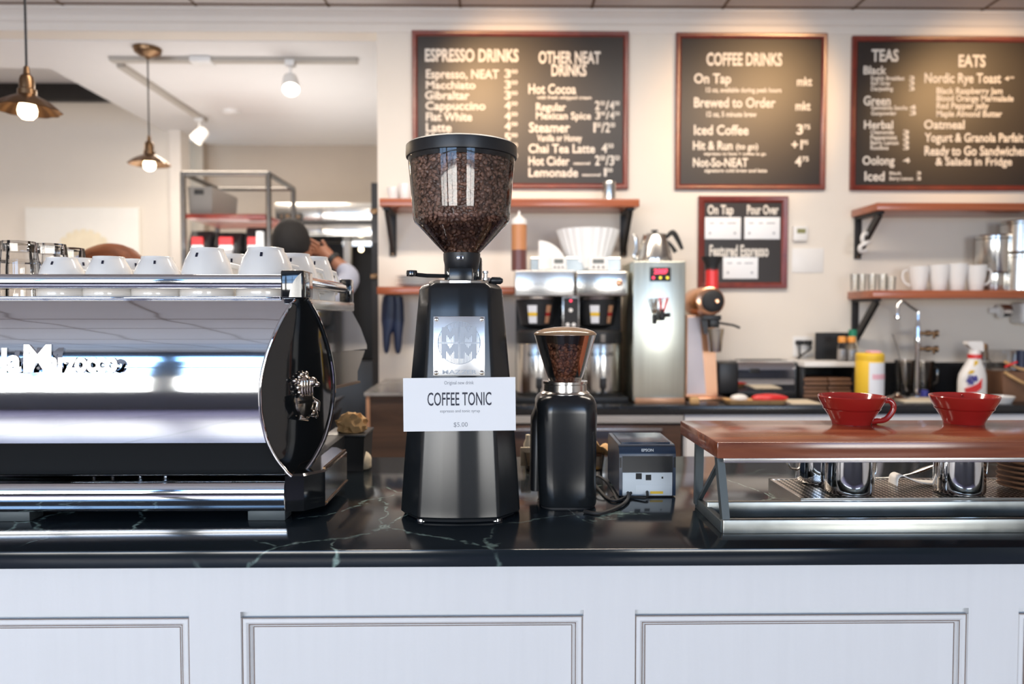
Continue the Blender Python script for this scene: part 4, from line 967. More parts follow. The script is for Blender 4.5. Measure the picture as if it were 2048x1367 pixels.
build('cup', MB().lathe([(0,0),(.038,0),(.039,.004),(.037,h_*.8),(.035,h_*.82)], (0,0,0), 32), M['steelv'], sk); build('cap', MB().lathe([(.0365,h_*.80),(.037,h_*.84),(.034,h_*.96),(.026,h_),(0,h_)], (0,0,0), 32), M['steel'], sk)
# lower left shelf: plates, gloves
y = WB-.14
for k in range(5):
    tag(build('plate', MB().lathe([(0,.001),(.07,0),(.075,.004),(.125,.013),(.128,.017),(.122,.017),(.07,.007),(0,.006)], (X(838,y)+.004*(k%2),y,zL+.0115*k), 40), M['china']), 'white plate in the stack on the short lower shelf, %s' % ('bottom of the stack','second from the bottom','middle of the stack','second from the top','top of the stack')[k], 'plate', 'plates on the short shelf')
gv = thing('rubber_glove', 'dark navy pair of rubber gloves hanging under the short lower shelf', 'gloves', (X(784,WB-.12),WB-.12,Z(592,WB-.12)))
y = WB-.12
for px0, px1, px2, nm in ((765,788,780,'left'), (781,806,797,'right')):
    def rg(pya, a, b): 
        c_ = at((a+b)/2, pya, y); w2 = abs(X(b,y)-X(a,y))/2
        return [(c_.x+w2*math.cos(t), y+.022*math.sin(t)+(0 if nm == 'left' else .012), c_.z) for t in [2*PI*k/16 for k in range(16)]]
    if nm == 'left': rr = [rg(592,766,792), rg(610,763,795), rg(640,762,793), rg(655,764,790), rg(670,765,782), rg(690,766,780), rg(702,768,778), rg(706,771,775)]
    else: rr = [rg(592,780,805), rg(610,778,807), rg(640,780,808), rg(655,783,806), rg(672,787,804), rg(692,788,803), rg(703,790,801), rg(707,793,798)]
    build('glove', MB().loft(rr), M['navy'], gv, world=True, ang=60)
build('hanging_clip', MB().box((X(770,y),y-.01,Z(595,y)), (X(800,y),y+.02,Z(588,y))), M['black'], gv, world=True)
# right shelves: glasses, mugs, canisters, cable
yS = WB-.17
for i, (px, w_) in enumerate(((1708,16),(1723,16),(1743,17),(1764,18),(1781,18))):
    tp = 547 if i < 4 else 552
    r_ = w_/2/FPX*yS; h_ = (581-tp)/FPX*yS
    tag(build('drinking_glass', MB().lathe([(0,.004),(r_*.85,.002),(r_*.86,0),(r_*.9,.006),(r_,h_),(r_*.94,h_),(r_*.82,.012),(0,.012)], (X(px,yS),yS,zRL), 24), M['clear']), 'clear drinking glass on the lower right shelf, %s of five from the left' % ('first','second','third','fourth','fifth')[i], 'glass', 'glasses on the lower right shelf')
for px, tp, an, lb, y in ((1836,533,2.6,'white mug on the lower right shelf, leftmost of the mugs',WB-.16), (1876,530,1.7,'white mug on the lower right shelf, second of the mugs from the left',WB-.18), (1912,528,1.6,'white mug on the lower right shelf, third of the mugs from the left',WB-.19), (1950,531,-.15,'white mug on the lower right shelf with its handle to the right',WB-.20)):
    mug(lb, X(px,y), y, zRL, 19.5/FPX*y, (582-tp)/FPX*y, an, 'white mugs on the lower right shelf')
def canister(label, px, w_, bot, tp, y, zbase):
    r_ = w_/2/FPX*y; h_ = (bot-tp)/FPX*y
    t = thing('steel_canister', label, 'canister', (X(px,y),y,zbase), 0, 'steel canisters on the lower right shelf')
    build('drum', MB().lathe([(0,0),(r_*.97,0),(r_,.004),(r_,h_*.86),(r_*.97,h_*.87)], (0,0,0), 40), M['steelv'], t)
    build('lid', MB().lathe([(r_*1.0,h_*.865),(r_*1.03,h_*.875),(r_*1.03,h_*.94),(r_*.96,h_*.97),(r_*.3,h_),(0,h_)], (0,0,0), 40), M['steelv'], t)
    build('gasket', MB().lathe([(r_*1.01,h_*.855),(r_*1.02,h_*.86),(r_*1.01,h_*.866)], (0,0,0), 40, cap=False), M['rubber'], t)
    build('wire_clasp', MB().tube([(r_*.7,-r_*.75,h_*.95), (r_*.78,-r_*.86,h_*.85), (r_*.74,-r_*.8,h_*.7)], .004, 6), M['chrome'], t)
    return h_
yc1 = WB-.13
h1 = canister('short steel clamp canister standing on the lower right shelf behind the last mug', 1983, 50, 582, 545, yc1, zRL)
canister('tall steel clamp canister stacked on the short one behind the mugs', 1983, 62, 541, 464, yc1, zRL+h1)
h2 = canister('steel clamp canister at the right edge of the lower right shelf, below another', 2036, 68, 582, 505, yc1-.02, zRL)
canister('steel clamp canister at the right edge stacked on top of another', 2036, 70, 505, 440, yc1-.02, zRL+h2)
y = WB-.13
tag(build('white_cable', MB().tube(spline([(X(px,y),y-dy,Z(py,y,1725)) for px, py, dy in ((1738,470,.0),(1724,467,.02),(1717,476,.03),(1722,486,.02),(1736,483,.0),(1724,487,.03),(1713,494,.03),(1716,503,.02),(1730,500,.0))], 5), .011, 8), M['wplastic']), 'white cable looped around the left bracket of the upper right shelf', 'cable')
# towel dispenser at right
y = WB
dsp = thing('towel_dispenser', 'white and chrome dispenser on the wall under the lower right shelf at the right edge', 'dispenser', (X(2040,y),y,Z(625,y)))
build('housing', MB().box((X(2018,y),y-.11,Z(647,y,2030)), (X(2075,y),y,Z(604,y,2030)), .02, 4), M['wplastic'], dsp, world=True)
build('chrome_knob', MB().lathe([(.036,0),(.04,.01),(.04,.05),(.03,.056),(0,.056)], (X(2018,y-.06),y-.06,Z(622,y)), 24, (-1,0,0)), M['chrome'], dsp, world=True)
build('wall_arm', MB().bar((X(1992,y),y-.06,Z(622,y)), (X(1978,y),y-.01,Z(620,y)), .03), M['wplastic'], dsp, world=True)

# ================================================================== BACK COUNTER
BF = 3.71; BT = .97
zs0 = Z(830,BF)
xl = X(1000,BF)
wt = tag(build('worktop', MB().box((xl,BF,zs0), (4.75,WB,BT), .004), M['black_stone']), 'black stone worktop of the back counter along the menu wall', 'worktop')
xb0 = X(1742,WB)
tag(build('backsplash', MB().box((xb0,WB-.02,BT), (4.75,WB,Z(724,WB,1800))), M['black_stone']), 'low black stone backsplash behind the faucet', 'backsplash')
xc = X(1372,BF)
cbn = thing('base_cabinet', 'pale grey base cabinet under the right part of the black worktop', 'cabinet', (2.5,BF+.3,0))
build('carcass', MB().box((xc,BF+.03,0), (4.7,WB-.02,zs0)), M['white'], cbn, world=True)
for i in range(5):
    x0 = xc+.01+i*.66; build('door', MB().box((x0,BF+.012,.1), (x0+.64,BF+.03,zs0-.075), .004), M['white'], cbn, world=True)
build('top_rail', MB().box((xc,BF+.008,zs0-.07), (4.7,BF+.03,zs0-.001)), M['white'], cbn, world=True)
fr = thing('undercounter_fridge', 'low steel fronted fridge with dark drawers under the left part of the black worktop', 'fridge', ((xl+xc)/2,BF+.3,0))
x1 = X(1369,BF)
build('carcass', MB().box((xl,BF+.03,0), (x1,WB-.02,zs0-.001)), M['rubber'], fr, world=True)
build('steel_strip', MB().box((xl,BF+.004,Z(846,BF)), (x1,BF+.03,zs0-.002)), M['steel'], fr, world=True)
build('drawer', MB().box((xl+.01,BF+.008,.12), (x1-.01,BF+.03,Z(851,BF)), .003), M['darkwood'], fr, world=True)
build('drawer_handle', MB().box((xl+.02,BF-.012,Z(861,BF)), (X(1325,BF),BF+.01,Z(856,BF)), .003), M['steel'], fr, world=True)
# free-standing box at the left end
y = 3.35
ib = thing('ice_bin', 'dark wood fronted bin with a grey steel top left of the big grinder', 'bin', (X(790,y),y+.25,0))
xa, xb = X(727,y), X(860,y)
build('cabinet', MB().box((xa+.012,y+.012,0), (xb,y+.62,Z(790,y))), M['darkwood'], ib, world=True)
build('steel_lid', MB().loft([[(xa,y,Z(791,y)),(xb,y,Z(791,y)),(xb,y+.62,Z(791,y)),(xa,y+.62,Z(791,y))], [(xa,y,Z(784,y)),(xb,y,Z(784,y)),(xb,y+.62,Z(779,y)),(xa,y+.62,Z(779,y))]]), M['steel'], ib, world=True)
build('corner_strip', MB().box((xa+.008,y+.004,0), (xa+.024,y+.02,Z(792,y))), M['copper_paint'], ib, world=True)

# ------------------------------------------------------------------ twin coffee brewer
BY_ = 3.86
def bx(px): return X(px, BY_)
def bz(py, yy=None): return Z(py, yy or BY_)
br = thing('coffee_brewer', 'twin steel coffee brewer with two baskets behind the small grinder', 'coffee brewer', (bx(1142),BY_+.2,BT))
build('back_column', MB().box((bx(1034),BY_+.16,BT), (bx(1252),BY_+.36,bz(560))), M['rubber'], br, world=True)
build('head', MB().box((bx(1030),BY_,bz(592)), (bx(1149),BY_+.38,bz(540)), .006, 3), M['steel'], br, world=True)
build('head', MB().box((bx(1151),BY_-.012,bz(592)), (bx(1256),BY_+.38,bz(541)), .012, 3), M['steelv'], br, world=True)
build('knob', MB().lathe([(.018,0),(.018,.006),(.010,.010),(0,.010)], (bx(1237),BY_-.012,bz(566)), 20, (0,-1,0)), M['copper'], br, world=True)
cp_ = build('control_panel', MB().box((bx(1125),BY_+.02,bz(655)), (bx(1160),BY_+.2,bz(591)), .004), M['steel'], br, world=True)
build('panel_face', MB().box((bx(1128),BY_+.015,bz(653)), (bx(1157),BY_+.021,bz(596))), M['rubber'], cp_, world=True)
for px, py, mm_, r_ in ((1142,601,'led_red',.006), (1142,620,'wplastic',.010), (1136,649,'wplastic',.010), (1148,649,'wplastic',.010)):
    build('button', MB().lathe([(r_,0),(r_,.004),(0,.005)], (bx(px),BY_+.016,bz(py)), 14, (0,-1,0)), M[mm_], cp_, world=True)
for px, lb in ((1075,'a'), (1200,'b')):
    cxx, cyy = bx(px), BY_+.11
    r0, r1 = 43/FPX*BY_, 33/FPX*BY_
    bk = build('brew_basket', MB().lathe([(r1*.5,bz(656)),(r1,bz(650)),(r0*.97,bz(606)),(r0,bz(600)),(r0*.9,bz(598))], (cxx,cyy,0), 36), M['black'], br, world=True)
    for dx, w_, mm_ in ((-11,20,'label'), (24,12,'copper_paint')):
        aa = math.asin(dx/43.); 
        rows = []
        for q in range(6):
            f = q/5; z_ = bz(646)+(bz(610)-bz(646))*f; rr = r1+(r0-r1)*((z_-bz(650))/(bz(603)-bz(650)))+.002
            rows.append([(cxx+rr*math.sin(aa+w_/43.*(k/6-.5)), cyy-rr*math.cos(aa+w_/43.*(k/6-.5)), z_) for k in range(7)])
        lbm = build('basket_label', MB().grid(rows), M[mm_], bk, world=True)
        build('label_print', MB().grid([[(p[0], p[1]-.001, p[2]) for p in rw] for rw in rows[2:4]]), M['yellow' if dx < 0 else 'red'], bk, world=True)
    build('splash_ring', MB().lathe([(r0*.98,bz(598)),(r0*1.0,bz(596)),(r0*.9,bz(590))], (cxx,cyy,0), 36), M['steel'], br, world=True)
build('base', MB().box((bx(1030),BY_-.03,BT), (bx(1256),BY_+.36,BT+.03), .004), M['black'], br, world=True)
sv0 = None
for px, lb in ((1076,'steel coffee server with a black top under the left basket of the brewer'), (1200,'steel coffee server with a black top under the right basket of the brewer')):
    y = BY_+.105; r_ = 43/FPX*y; z_ = BT+.03
    if sv0 is None:
        sv = sv0 = thing('coffee_server', lb, 'coffee server', (X(px,y),y,z_), 0, 'coffee servers under the brewer')
        q = lambda py: Z(py,y)-z_
        build('drum', MB().lathe([(r_*.98,q(782)),(r_,q(778)),(r_,q(688)),(r_*.97,q(684))], (0,0,0), 40), M['steelv'], sv)
        build('lid', MB().lathe([(r_*1.0,q(686)),(r_*1.02,q(682)),(r_*1.02,q(664)),(r_*.9,q(659)),(0,q(658))], (0,0,0), 40), M['black'], sv)
        build('base', MB().lathe([(r_*1.0,0),(r_*1.0,.012),(r_*.9,.018),(r_*.9,q(781))], (0,0,0), 40), M['rubber'], sv)
        fc = build('faucet', MB().box((-.016,-r_-.03,q(772)), (.016,-r_+.01,q(752)), .004).cyl((0,-r_-.02,q(772)), (0,-r_-.02,q(784)), .010), M['black'], sv)
        build('tap_lever', MB().loft([[(-.018,-r_-.03,q(752)),(.018,-r_-.03,q(752)),(.018,-r_-.02,q(752)),(-.018,-r_-.02,q(752))], [(-.011,-r_-.03,q(764)),(.011,-r_-.03,q(764)),(.011,-r_-.02,q(764)),(-.011,-r_-.02,q(764))]]), M['rubber'], fc)
        sn = MB(); put_text(sn, 'LUXUS', -.055, .055, q(709), q(702), -r_-.002, .02)
        for v in sn.bm.verts: v.co.y = -math.sqrt(max(0, (r_+.0015)**2-v.co.x**2))
        build('lettering', sn, M['rubber'], sv)
        build('sight_gauge', MB().box((-.012,-r_-.012,q(683)), (.012,-r_-.001,q(668)), .002), M['greyplastic'], sv)
    else: dup(sv0, (X(px,y),y,z_), None, lb)
# on top of the brewer
zt4 = bz(540); y = BY_+.12
pan = thing('steel_pan', 'shallow steel pan on top of the coffee brewer', 'pan', ((bx(1150)),y+.08,zt4))
x0, x1 = X(1062,y)-bx(1150), X(1240,y)-bx(1150)
pzt = Z(516,y)-zt4
build('tray', MB().loft([[(x0,-.08,0),(x1,-.08,0),(x1,.12,0),(x0,.12,0)], [(x0,-.08,pzt),(x1,-.08,pzt),(x1,.12,pzt),(x0,.12,pzt)], [(x0+.006,-.074,pzt),(x1-.006,-.074,pzt),(x1-.006,.114,pzt),(x0+.006,.114,pzt)], [(x0+.006,-.074,.006),(x1-.006,-.074,.006),(x1-.006,.114,.006),(x0+.006,.114,.006)]]), M['worn'], pan)
build('rolled_edge', MB().tube([(x0,-.08,pzt),(x1,-.08,pzt)], .006, 8), M['steel'], pan)
ft = MB(); rws = []
for k in range(14):
    f = k/13; rws.append((.085+.095*f, f))
cxf, cyf = X(1175,y+.1), y+.1
nf = 48
def fl(tt, z): return 1+.028*math.cos(tt*nf/2)*1
fz0, fz1 = zt4+.008, Z(461,y+.1)
fr0, fr1 = 36/FPX*(y+.1), 62/FPX*(y+.1)
ff_ = thing('filter_stack', 'large white fluted stack of paper filters in the pan on the brewer', 'coffee filters', (cxf,cyf,fz0))
build('outer_filter', MB().lathe([(0,0),(fr0,0),(fr0*1.02,.004)]+[(fr0+(fr1-fr0)*k/6, (fz1-fz0)*k/6) for k in range(1,7)]+[(fr1*.985,fz1-fz0),(fr0+(fr1-fr0)*.6,(fz1-fz0)*.75)], (0,0,0), 96, wob=fl), M['paper'], ff_, ang=60)
build('inner_filters', MB().lathe([(fr1*.9,fz1-fz0-.012),(fr1*.95,fz1-fz0+.004),(fr1*.93,fz1-fz0+.004),(fr0*1.3,(fz1-fz0)*.5)], (0,0,0), 96, wob=fl, cap=False), M['wplastic'], ff_, ang=60)
# half-round folded filter
yh = y-.0; hx0, hx1 = X(1077,yh), X(1133,yh); hz0_, hz1_ = zt4+.012, Z(481,yh)
poly = [(hx0,hz0_)]+[(hx0+(hx1-hx0)*math.sin(t), hz0_+(hz1_-hz0_)*math.cos(t)) for t in [PI/2*k/12 for k in range(13)]]
tag(build('folded_filter', MB().prism(poly, yh-.015, yh+.03, 'y'), M['wplastic'], ang=40), 'white quarter-round folded filter pack leaning in the pan beside the fluted filters', 'coffee filters')
def timer(px, lb, w2):
    yy = BY_+.02; zt_ = Z(514,yy)-zt4; ww = w2/FPX*yy/2
    t = thing('kitchen_timer', lb, 'timer', (X(px,yy),yy,zt4), 0, 'timers on the brewer')
    build('case', MB().box((-ww,-.008,0), (ww,.012,zt_), .005, 3), M['wplastic'], t); build('screen', MB().box((-ww*.6,-.0088,zt_*.52), (ww*.6,-.007,zt_*.86)), M['lcd_grey'], t)
    for k in (-.5,0,.5): build('button', MB().lathe([(ww*.13,0),(ww*.13,.003),(0,.003)], (ww*k,-.008,zt_*.25), 12, (0,-1,0)), M['greyplastic'], t)
timer(1117, 'small white kitchen timer on the brewer in front of the folded filter', 31)
timer(1196, 'wide white kitchen timer on the brewer in front of the fluted filters', 38)
yq = BY_+.05; zq = zt4; qx = X(1038,yq)
sq = thing('squeeze_bottle', 'clear squeeze bottle of brown syrup at the left end of the brewer', 'bottle', (qx,yq,zq))
rq = 15.5/FPX*yq; qz = lambda py: Z(py,yq)-zq
zB = 0; build('lower_syrup', MB().lathe([(0,0),(rq,0),(rq,qz(500)),(0,qz(500))], (0,0,0), 28), M['choc'], sq); build('upper_syrup', MB().lathe([(0,qz(500)),(rq,qz(500)),(rq,qz(449)),(rq*.8,qz(446)),(0,qz(446))], (0,0,0), 28), M['caramel'], sq)
build('cap', MB().lathe([(rq*1.02,qz(449)),(rq*1.02,qz(440)),(rq*.5,qz(434)),(rq*.18,qz(430)),(rq*.12,qz(422)),(0,qz(422))], (0,0,0), 24), M['wplastic'], sq)

# ------------------------------------------------------------------ water boiler and kettle
y = 3.80; wb = thing('water_boiler', 'tall narrow steel hot water dispenser with a red display left of the copper grinder', 'water boiler', (X(1318,y),y+.18,BT))
x0, x1 = X(1266,y), X(1371,y); zt5 = Z(521,y)
build('case', MB().box((x0,y,BT+.012), (x1,y+.34,zt5), .006, 3), M['boiler'], wb, world=True, label='mirror-like steel case')
build('base_strip', MB().box((x0+.012,y-.002,BT), (x1,y+.33,BT+.03), .003), M['copper_paint'], wb, world=True)
dsp_ = build('display', MB().box((X(1299,y),y-.004,Z(562,y)), (X(1341,y),y+.002,Z(534,y)), .002), M['rubber'], wb, world=True)
ds = MB(); put_text(ds, '200F', X(1307,y), X(1334,y), Z(547,y), Z(538,y), y-.005, .03); build('digits', ds, M['led_red'], dsp_, world=True)
for px, mm_ in ((1306,'led_red'), (1320,'led_yel'), (1334,'led_yel')): build('indicator', MB().lathe([(.007,0),(.006,.003),(0,.003)], (X(px,y),y-.004,Z(555,y)), 12, (0,-1,0)), M[mm_], dsp_, world=True)
tp = build('tap', MB().cyl((X(1320,y),y,Z(633,y)), (X(1320,y),y-.05,Z(633,y)), .012).lathe([(.012,0),(.016,.008),(.016,.03),(.010,.045),(.010,.06)], (X(1320,y),y-.05,Z(641,y)), 16), M['black'], wb, world=True)
build('guard', MB().box((X(1305,y),y-.03,Z(648,y)), (X(1312,y),y,Z(628,y)), .004).box((X(1328,y),y-.04,Z(634,y)), (X(1338,y),y,Z(625,y)), .004), M['rubber'], wb, world=True)
build('tap_handle', MB().tube([(X(1324,y-.05),y-.05,Z(627,y)), (X(1318,y-.05),y-.06,Z(596,y)), (X(1334,y-.05),y-.06,Z(596,y)), (X(1326,y-.05),y-.05,Z(627,y))], .006, 8), M['redplastic'], wb, world=True, label='red tap handle')
build('tap_handle', MB().tube([(X(1309,y-.03),y-.03,Z(627,y)), (X(1302,y-.03),y-.035,Z(597,y)), (X(1314,y-.03),y-.035,Z(597,y)), (X(1311,y-.03),y-.03,Z(627,y))], .005, 8), M['brass'], wb, world=True)
yk_ = y+.15; kx = X(1308,yk_); kz = zt5
kt = thing('kettle', 'steel pour-over kettle standing on top of the water boiler', 'kettle', (kx,yk_,kz))
q = lambda py: Z(py,yk_)-kz-(Z(520,yk_)-kz)*.0
rk = 36/FPX*yk_
kh = (Z(466,yk_)-Z(523,yk_))
build('pot', MB().lathe([(0,0),(rk*.97,0),(rk,.006),(rk*.96,kh*.2),(rk*.80,kh*.6),(rk*.64,kh*.93),(rk*.60,kh*.98)], (0,0,0), 40, wob=lambda t, z: 1+.006*math.sin(t*14+z*120)), M['steelv'], kt, ang=40)
kl = build('lid', MB().lathe([(rk*.62,kh*.97),(rk*.63,kh),(rk*.4,kh*1.04),(0,kh*1.05)], (0,0,0), 32), M['steelv'], kt)
build('lid_knob', MB().lathe([(.006,kh*1.05),(.006,kh*1.09),(.018,kh*1.10),(.018,kh*1.15),(0,kh*1.16)], (0,0,0), 18), M['rubber'], kl)
build('spout', MB().tube(spline([(-rk*.9,0,kh*.12), (-rk*1.12,0,kh*.25), (-rk*1.02,0,kh*.55), (-rk*1.05,0,kh*.85), (-rk*1.2,0,kh*1.0)], 5), lambda t: .014-.006*t, 10), M['steelv'], kt)
build('handle', MB().tube(spline([(rk*.62,0,kh*.86), (rk*.85,0,kh*1.02), (rk*1.05,0,kh*1.06), (rk*1.3,0,kh*.82), (rk*1.55,0,kh*.48)], 5), lambda t: .008+.006*math.sin(PI*t), 10).tube(spline([(rk*.7,0,kh*.78), (rk*.95,0,kh*.6), (rk*1.18,0,kh*.38)], 5), lambda t: .006+.006*t, 10), M['rubber'], kt)

# ------------------------------------------------------------------ copper grinder
y = 3.96; cgx = X(1410,y)
cg = thing('coffee_grinder', 'copper shop grinder with a red neck and black funnel left of the toaster', 'coffee grinder', (cgx,y+.1,BT))
build('foot_plate', MB().box((X(1375,y),y-.03,BT), (X(1452,y),y+.3,BT+.018), .008, 3), M['copper'], cg, world=True)
xm = X(1412,y)
build('pedestal', MB().loft([[(X(1376,y),y+.03,BT+.018),(X(1440,y),y+.03,BT+.018),(X(1440,y),y+.22,BT+.018),(X(1376,y),y+.22,BT+.018)], [(X(1379,y),y+.05,Z(630,y)),(X(1434,y),y+.05,Z(630,y)),(X(1434,y),y+.2,Z(630,y)),(X(1379,y),y+.2,Z(630,y))]]), M['copper_paint'], cg, world=True)
build('side_panel', MB().loft([[(X(1378,y),y+.024,BT+.03),(X(1416,y),y+.024,BT+.03),(X(1416,y),y+.03,BT+.03),(X(1378,y),y+.03,BT+.03)], [(X(1380,y),y+.044,Z(634,y)),(X(1404,y),y+.044,Z(634,y)),(X(1404,y),y+.05,Z(634,y)),(X(1380,y),y+.05,Z(634,y))]]), M['lilac'], cg, world=True, label='pale lilac front panel')
hx, hz_ = X(1428,y-.04), Z(602,y-.04)
build('motor_drum', MB().lathe([(0,-.30),(.075,-.30),(.078,-.28),(.078,-.05),(.070,-.035),(.070,-.02),(.076,-.012),(.074,.0),(.062,.006)], (hx-.02,y-.045,hz_), 40, (0,-1,0)), M['copper'], cg, world=True)
build('front_disc', MB().lathe([(.058,0),(.058,.012),(.050,.018),(.02,.02),(0,.02)], (hx-.012,y-.05,hz_), 36, (0,-1,0)), M['rubber'], cg, world=True)
build('dial_knob', MB().lathe([(.012,0),(.012,.012),(.008,.016),(0,.016)], (hx+.004,y-.07,hz_), 16, (0,-1,0)), M['copper'], cg, world=True)
nx = X(1423,y+.03)
build('hopper_neck', MB().lathe([(.034,Z(577,y)),(.034,Z(537,y))], (nx,y+.03,0), 28), M['redplastic'], cg, world=True, label='red plastic hopper neck')
build('hopper_funnel', MB().lathe([(.034,Z(540,y)),(.034,Z(530,y)),(.056,Z(514,y)),(.057,Z(512,y)),(.052,Z(513,y)),(.030,Z(528,y))], (nx,y+.03,0), 32), M['rubber'], cg, world=True)
build('chute', MB().box((X(1400,y),y-.055,Z(640,y)), (X(1437,y),y+.0,Z(630,y)), .004).box((X(1415,y),y-.05,Z(655,y)), (X(1434,y),y,Z(632,y)), .006).loft([[(X(1401,y),y-.03,Z(640,y)),(X(1412,y),y-.03,Z(640,y)),(X(1412,y),y,Z(640,y)),(X(1401,y),y,Z(640,y))],[(X(1408,y),y-.03,Z(668,y)),(X(1414,y),y-.03,Z(668,y)),(X(1414,y),y,Z(668,y)),(X(1408,y),y,Z(668,y))]]), M['black'], cg, world=True)
build('lever', MB().tube([(X(1434,y),y-.03,Z(645,y)), (X(1462,y),y-.05,Z(650,y)), (X(1474,y),y-.05,Z(655,y))], .006, 8), M['rubber'], cg, world=True)
tag(build('dosing_cup', MB().lathe([(0,.002),(.030,0),(.032,.004),(.045,.122),(.043,.122),(.030,.008),(0,.008)], (X(1431,y-.04),y-.04,Z(703,y)), 32), M['steelv']), 'steel dosing cup hanging under the chute of the copper grinder', 'cup')

# ------------------------------------------------------------------ toaster, shelf with boards, screen, jars
y = 4.12; to = thing('toaster', 'two-slot chrome toaster with black ends right of the copper grinder', 'toaster', (X(1535,y),y+.1,BT))
x0, x1 = X(1478,y), X(1593,y); zt6 = Z(722,y); zb6 = BT+.02
tpz = lambda k: zb6+(zt6-zb6)*k
shell = [(y+.004,zb6),(y,tpz(.25)),(y,tpz(.70)),(y+.004,tpz(.80)),(y+.012,tpz(.90)),(y+.024,tpz(.97)),(y+.04,zt6),(y+.16,zt6),(y+.19,tpz(.94)),(y+.2,tpz(.8)),(y+.2,zb6)]
build('shell', MB().prism(shell, x0, x1, 'x'), M['chrome'], to, world=True, ang=50)
build('end_cap', MB().box((X(1438,y),y+.005,BT+.012), (x0+.004,y+.195,tpz(.95)), .012, 3), M['black'], to, world=True)
build('end_cap', MB().box((x1-.004,y+.005,BT+.012), (x1+.012,y+.195,tpz(.95)), .006, 3), M['black'], to, world=True)
build('base', MB().box((x0-.002,y-.004,BT), (x1+.006,y+.2,zb6+.004), .003), M['rubber'], to, world=True)
build('slot', MB().box((x0+.03,y+.045,zt6-.004), (x1-.03,y+.075,zt6+.002)).box((x0+.03,y+.125,zt6-.004), (x1-.03,y+.155,zt6+.002)), M['rubber'], to, world=True)
build('lever_knob', MB().box((X(1501,y),y-.02,Z(746,y)), (X(1518,y),y+.001,Z(737,y)), .003), M['rubber'], to, world=True)
y = 4.04; sh_ = thing('counter_shelf', 'low white shelf on the worktop holding stacks of brown boards', 'shelf', (X(1655,y),y+.15,BT))
x0, x1 = X(1593,4.12)+.016, X(1716,y); zz = Z(734,y); z2 = Z(724,y)
build('top_board', MB().box((x0,y,zz), (x1,y+.29,z2), .002), M['wplastic'], sh_, world=True)
build('side_board', MB().box((x0,y+.02,BT), (x0+.012,y+.3,zz)), M['rubber'], sh_, world=True); build('side_board', MB().box((x1-.012,y+.02,BT), (x1,y+.3,zz)), M['rubber'], sh_, world=True)
build('back_board', MB().box((x0,y+.28,BT), (x1,y+.3,zz)), M['rubber'], sh_, world=True)
ordn = ('bottom','second','third','fourth','top')
for st_, pa_, pb_ in (('left',1612,1660), ('right',1662,1708)):
    for k in range(5):
        tag(build('serving_board', MB().box((X(pa_,y)+.004*(k%2),y+.01+.004*(k%3),BT+.002+.0225*k), (X(pb_,y)-.004*((k+1)%2),y+.24,BT+.002+.0225*k+.0165), .002), M['brown']), 'brown wooden board in the %s stack under the white shelf, %s of five' % (st_, ordn[k]), 'board', 'brown boards under the white shelf')
tb = thing('tablet_screen', 'black upright tablet screen standing on the white shelf', 'tablet', (X(1675,y+.2),y+.2,z2))
build('back_shell', MB().box((X(1632,y+.2),y+.20,z2), (X(1718,y+.2),y+.212,Z(665,y+.2)), .006, 3), M['rubber'], tb, world=True); build('glass_face', MB().box((X(1634,y+.2),y+.1985,z2+.006), (X(1716,y+.2),y+.2005,Z(667,y+.2))), M['black'], tb, world=True)
yj = y+.06
for px, lb in ((1685,'small glass jar with an orange lid on the white shelf, the left of two'), (1704,'small glass jar with an orange lid on the white shelf, the right of two')):
    r_ = 9.6/FPX*yj; j = thing('spice_jar', lb, 'jar', (X(px,yj),yj,z2), 0, 'jars with orange lids'); q = lambda py: Z(py,yj)-Z(724,yj)
    build('jar_body', MB().lathe([(0,0),(r_,0),(r_*1.02,.01),(r_,q(695)),(r_*.72,q(688)),(r_*.7,q(685))], (0,0,0), 24), M['pvc'], j); build('contents', MB().lathe([(0,.004),(r_*.92,.004),(r_*.92,q(700)),(0,q(699))], (0,0,0), 20), M['wplastic'], j)
    build('lid', MB().lathe([(r_*.8,q(686)),(r_*.82,q(684)),(r_*.82,q(676)),(r_*.7,q(674)),(0,q(674))], (0,0,0), 24), M['orange'], j)
yj2 = y+.10; r_ = 8/FPX*yj2
gb_ = thing('sauce_bottle', 'pale bottle with a green cap behind the two jars', 'bottle', (X(1706,yj2),yj2,z2)); q = lambda py: Z(py,yj2)-Z(722,yj2)
build('bottle_body', MB().lathe([(0,0),(r_*1.3,0),(r_*1.3,q(695)),(r_*.9,q(678)),(r_*.85,q(672))], (0,0,0), 24), M['cream'], gb_); build('cap', MB().lathe([(r_,q(673)),(r_,q(661)),(r_*.9,q(659)),(0,q(659))], (0,0,0), 20), M['green'], gb_)
# yellow tub
y = 3.82; tx = X(1741,y); yt = thing('wipes_tub', 'yellow and white tub of wipes behind the left red dripper', 'tub', (tx,y,BT)); q = lambda py: Z(py,y)-BT
r_ = 27/FPX*y
build('drum', MB().lathe([(0,0),(r_*.95,0),(r_,.008),(r_,q(722)),(r_*.95,q(719))], (0,0,0), 36), M['yellow'], yt)
build('wrap_label', MB().grid([[(r_*1.012*math.sin(a), -r_*1.012*math.cos(a), z_) for a in [R(-28)+R(150)*k/14 for k in range(15)]] for z_ in (.012, q(724))]), M['label'], yt)
build('pink_stripe', MB().grid([[(r_*1.02*math.sin(a), -r_*1.02*math.cos(a), z_) for a in [R(-15)+R(120)*k/12 for k in range(13)]] for z_ in (q(757), q(747))]), M['pink'], yt)
build('lid', MB().lathe([(r_*.98,q(720)),(r_*1.0,q(718)),(r_*1.0,q(709)),(r_*.9,q(706)),(0,q(706))], (0,0,0), 36), M['yellow'], yt); build('flip_cap', MB().box((-.01,-.03,q(706)), (.045,.03,q(701)), .004), M['pink'], yt)
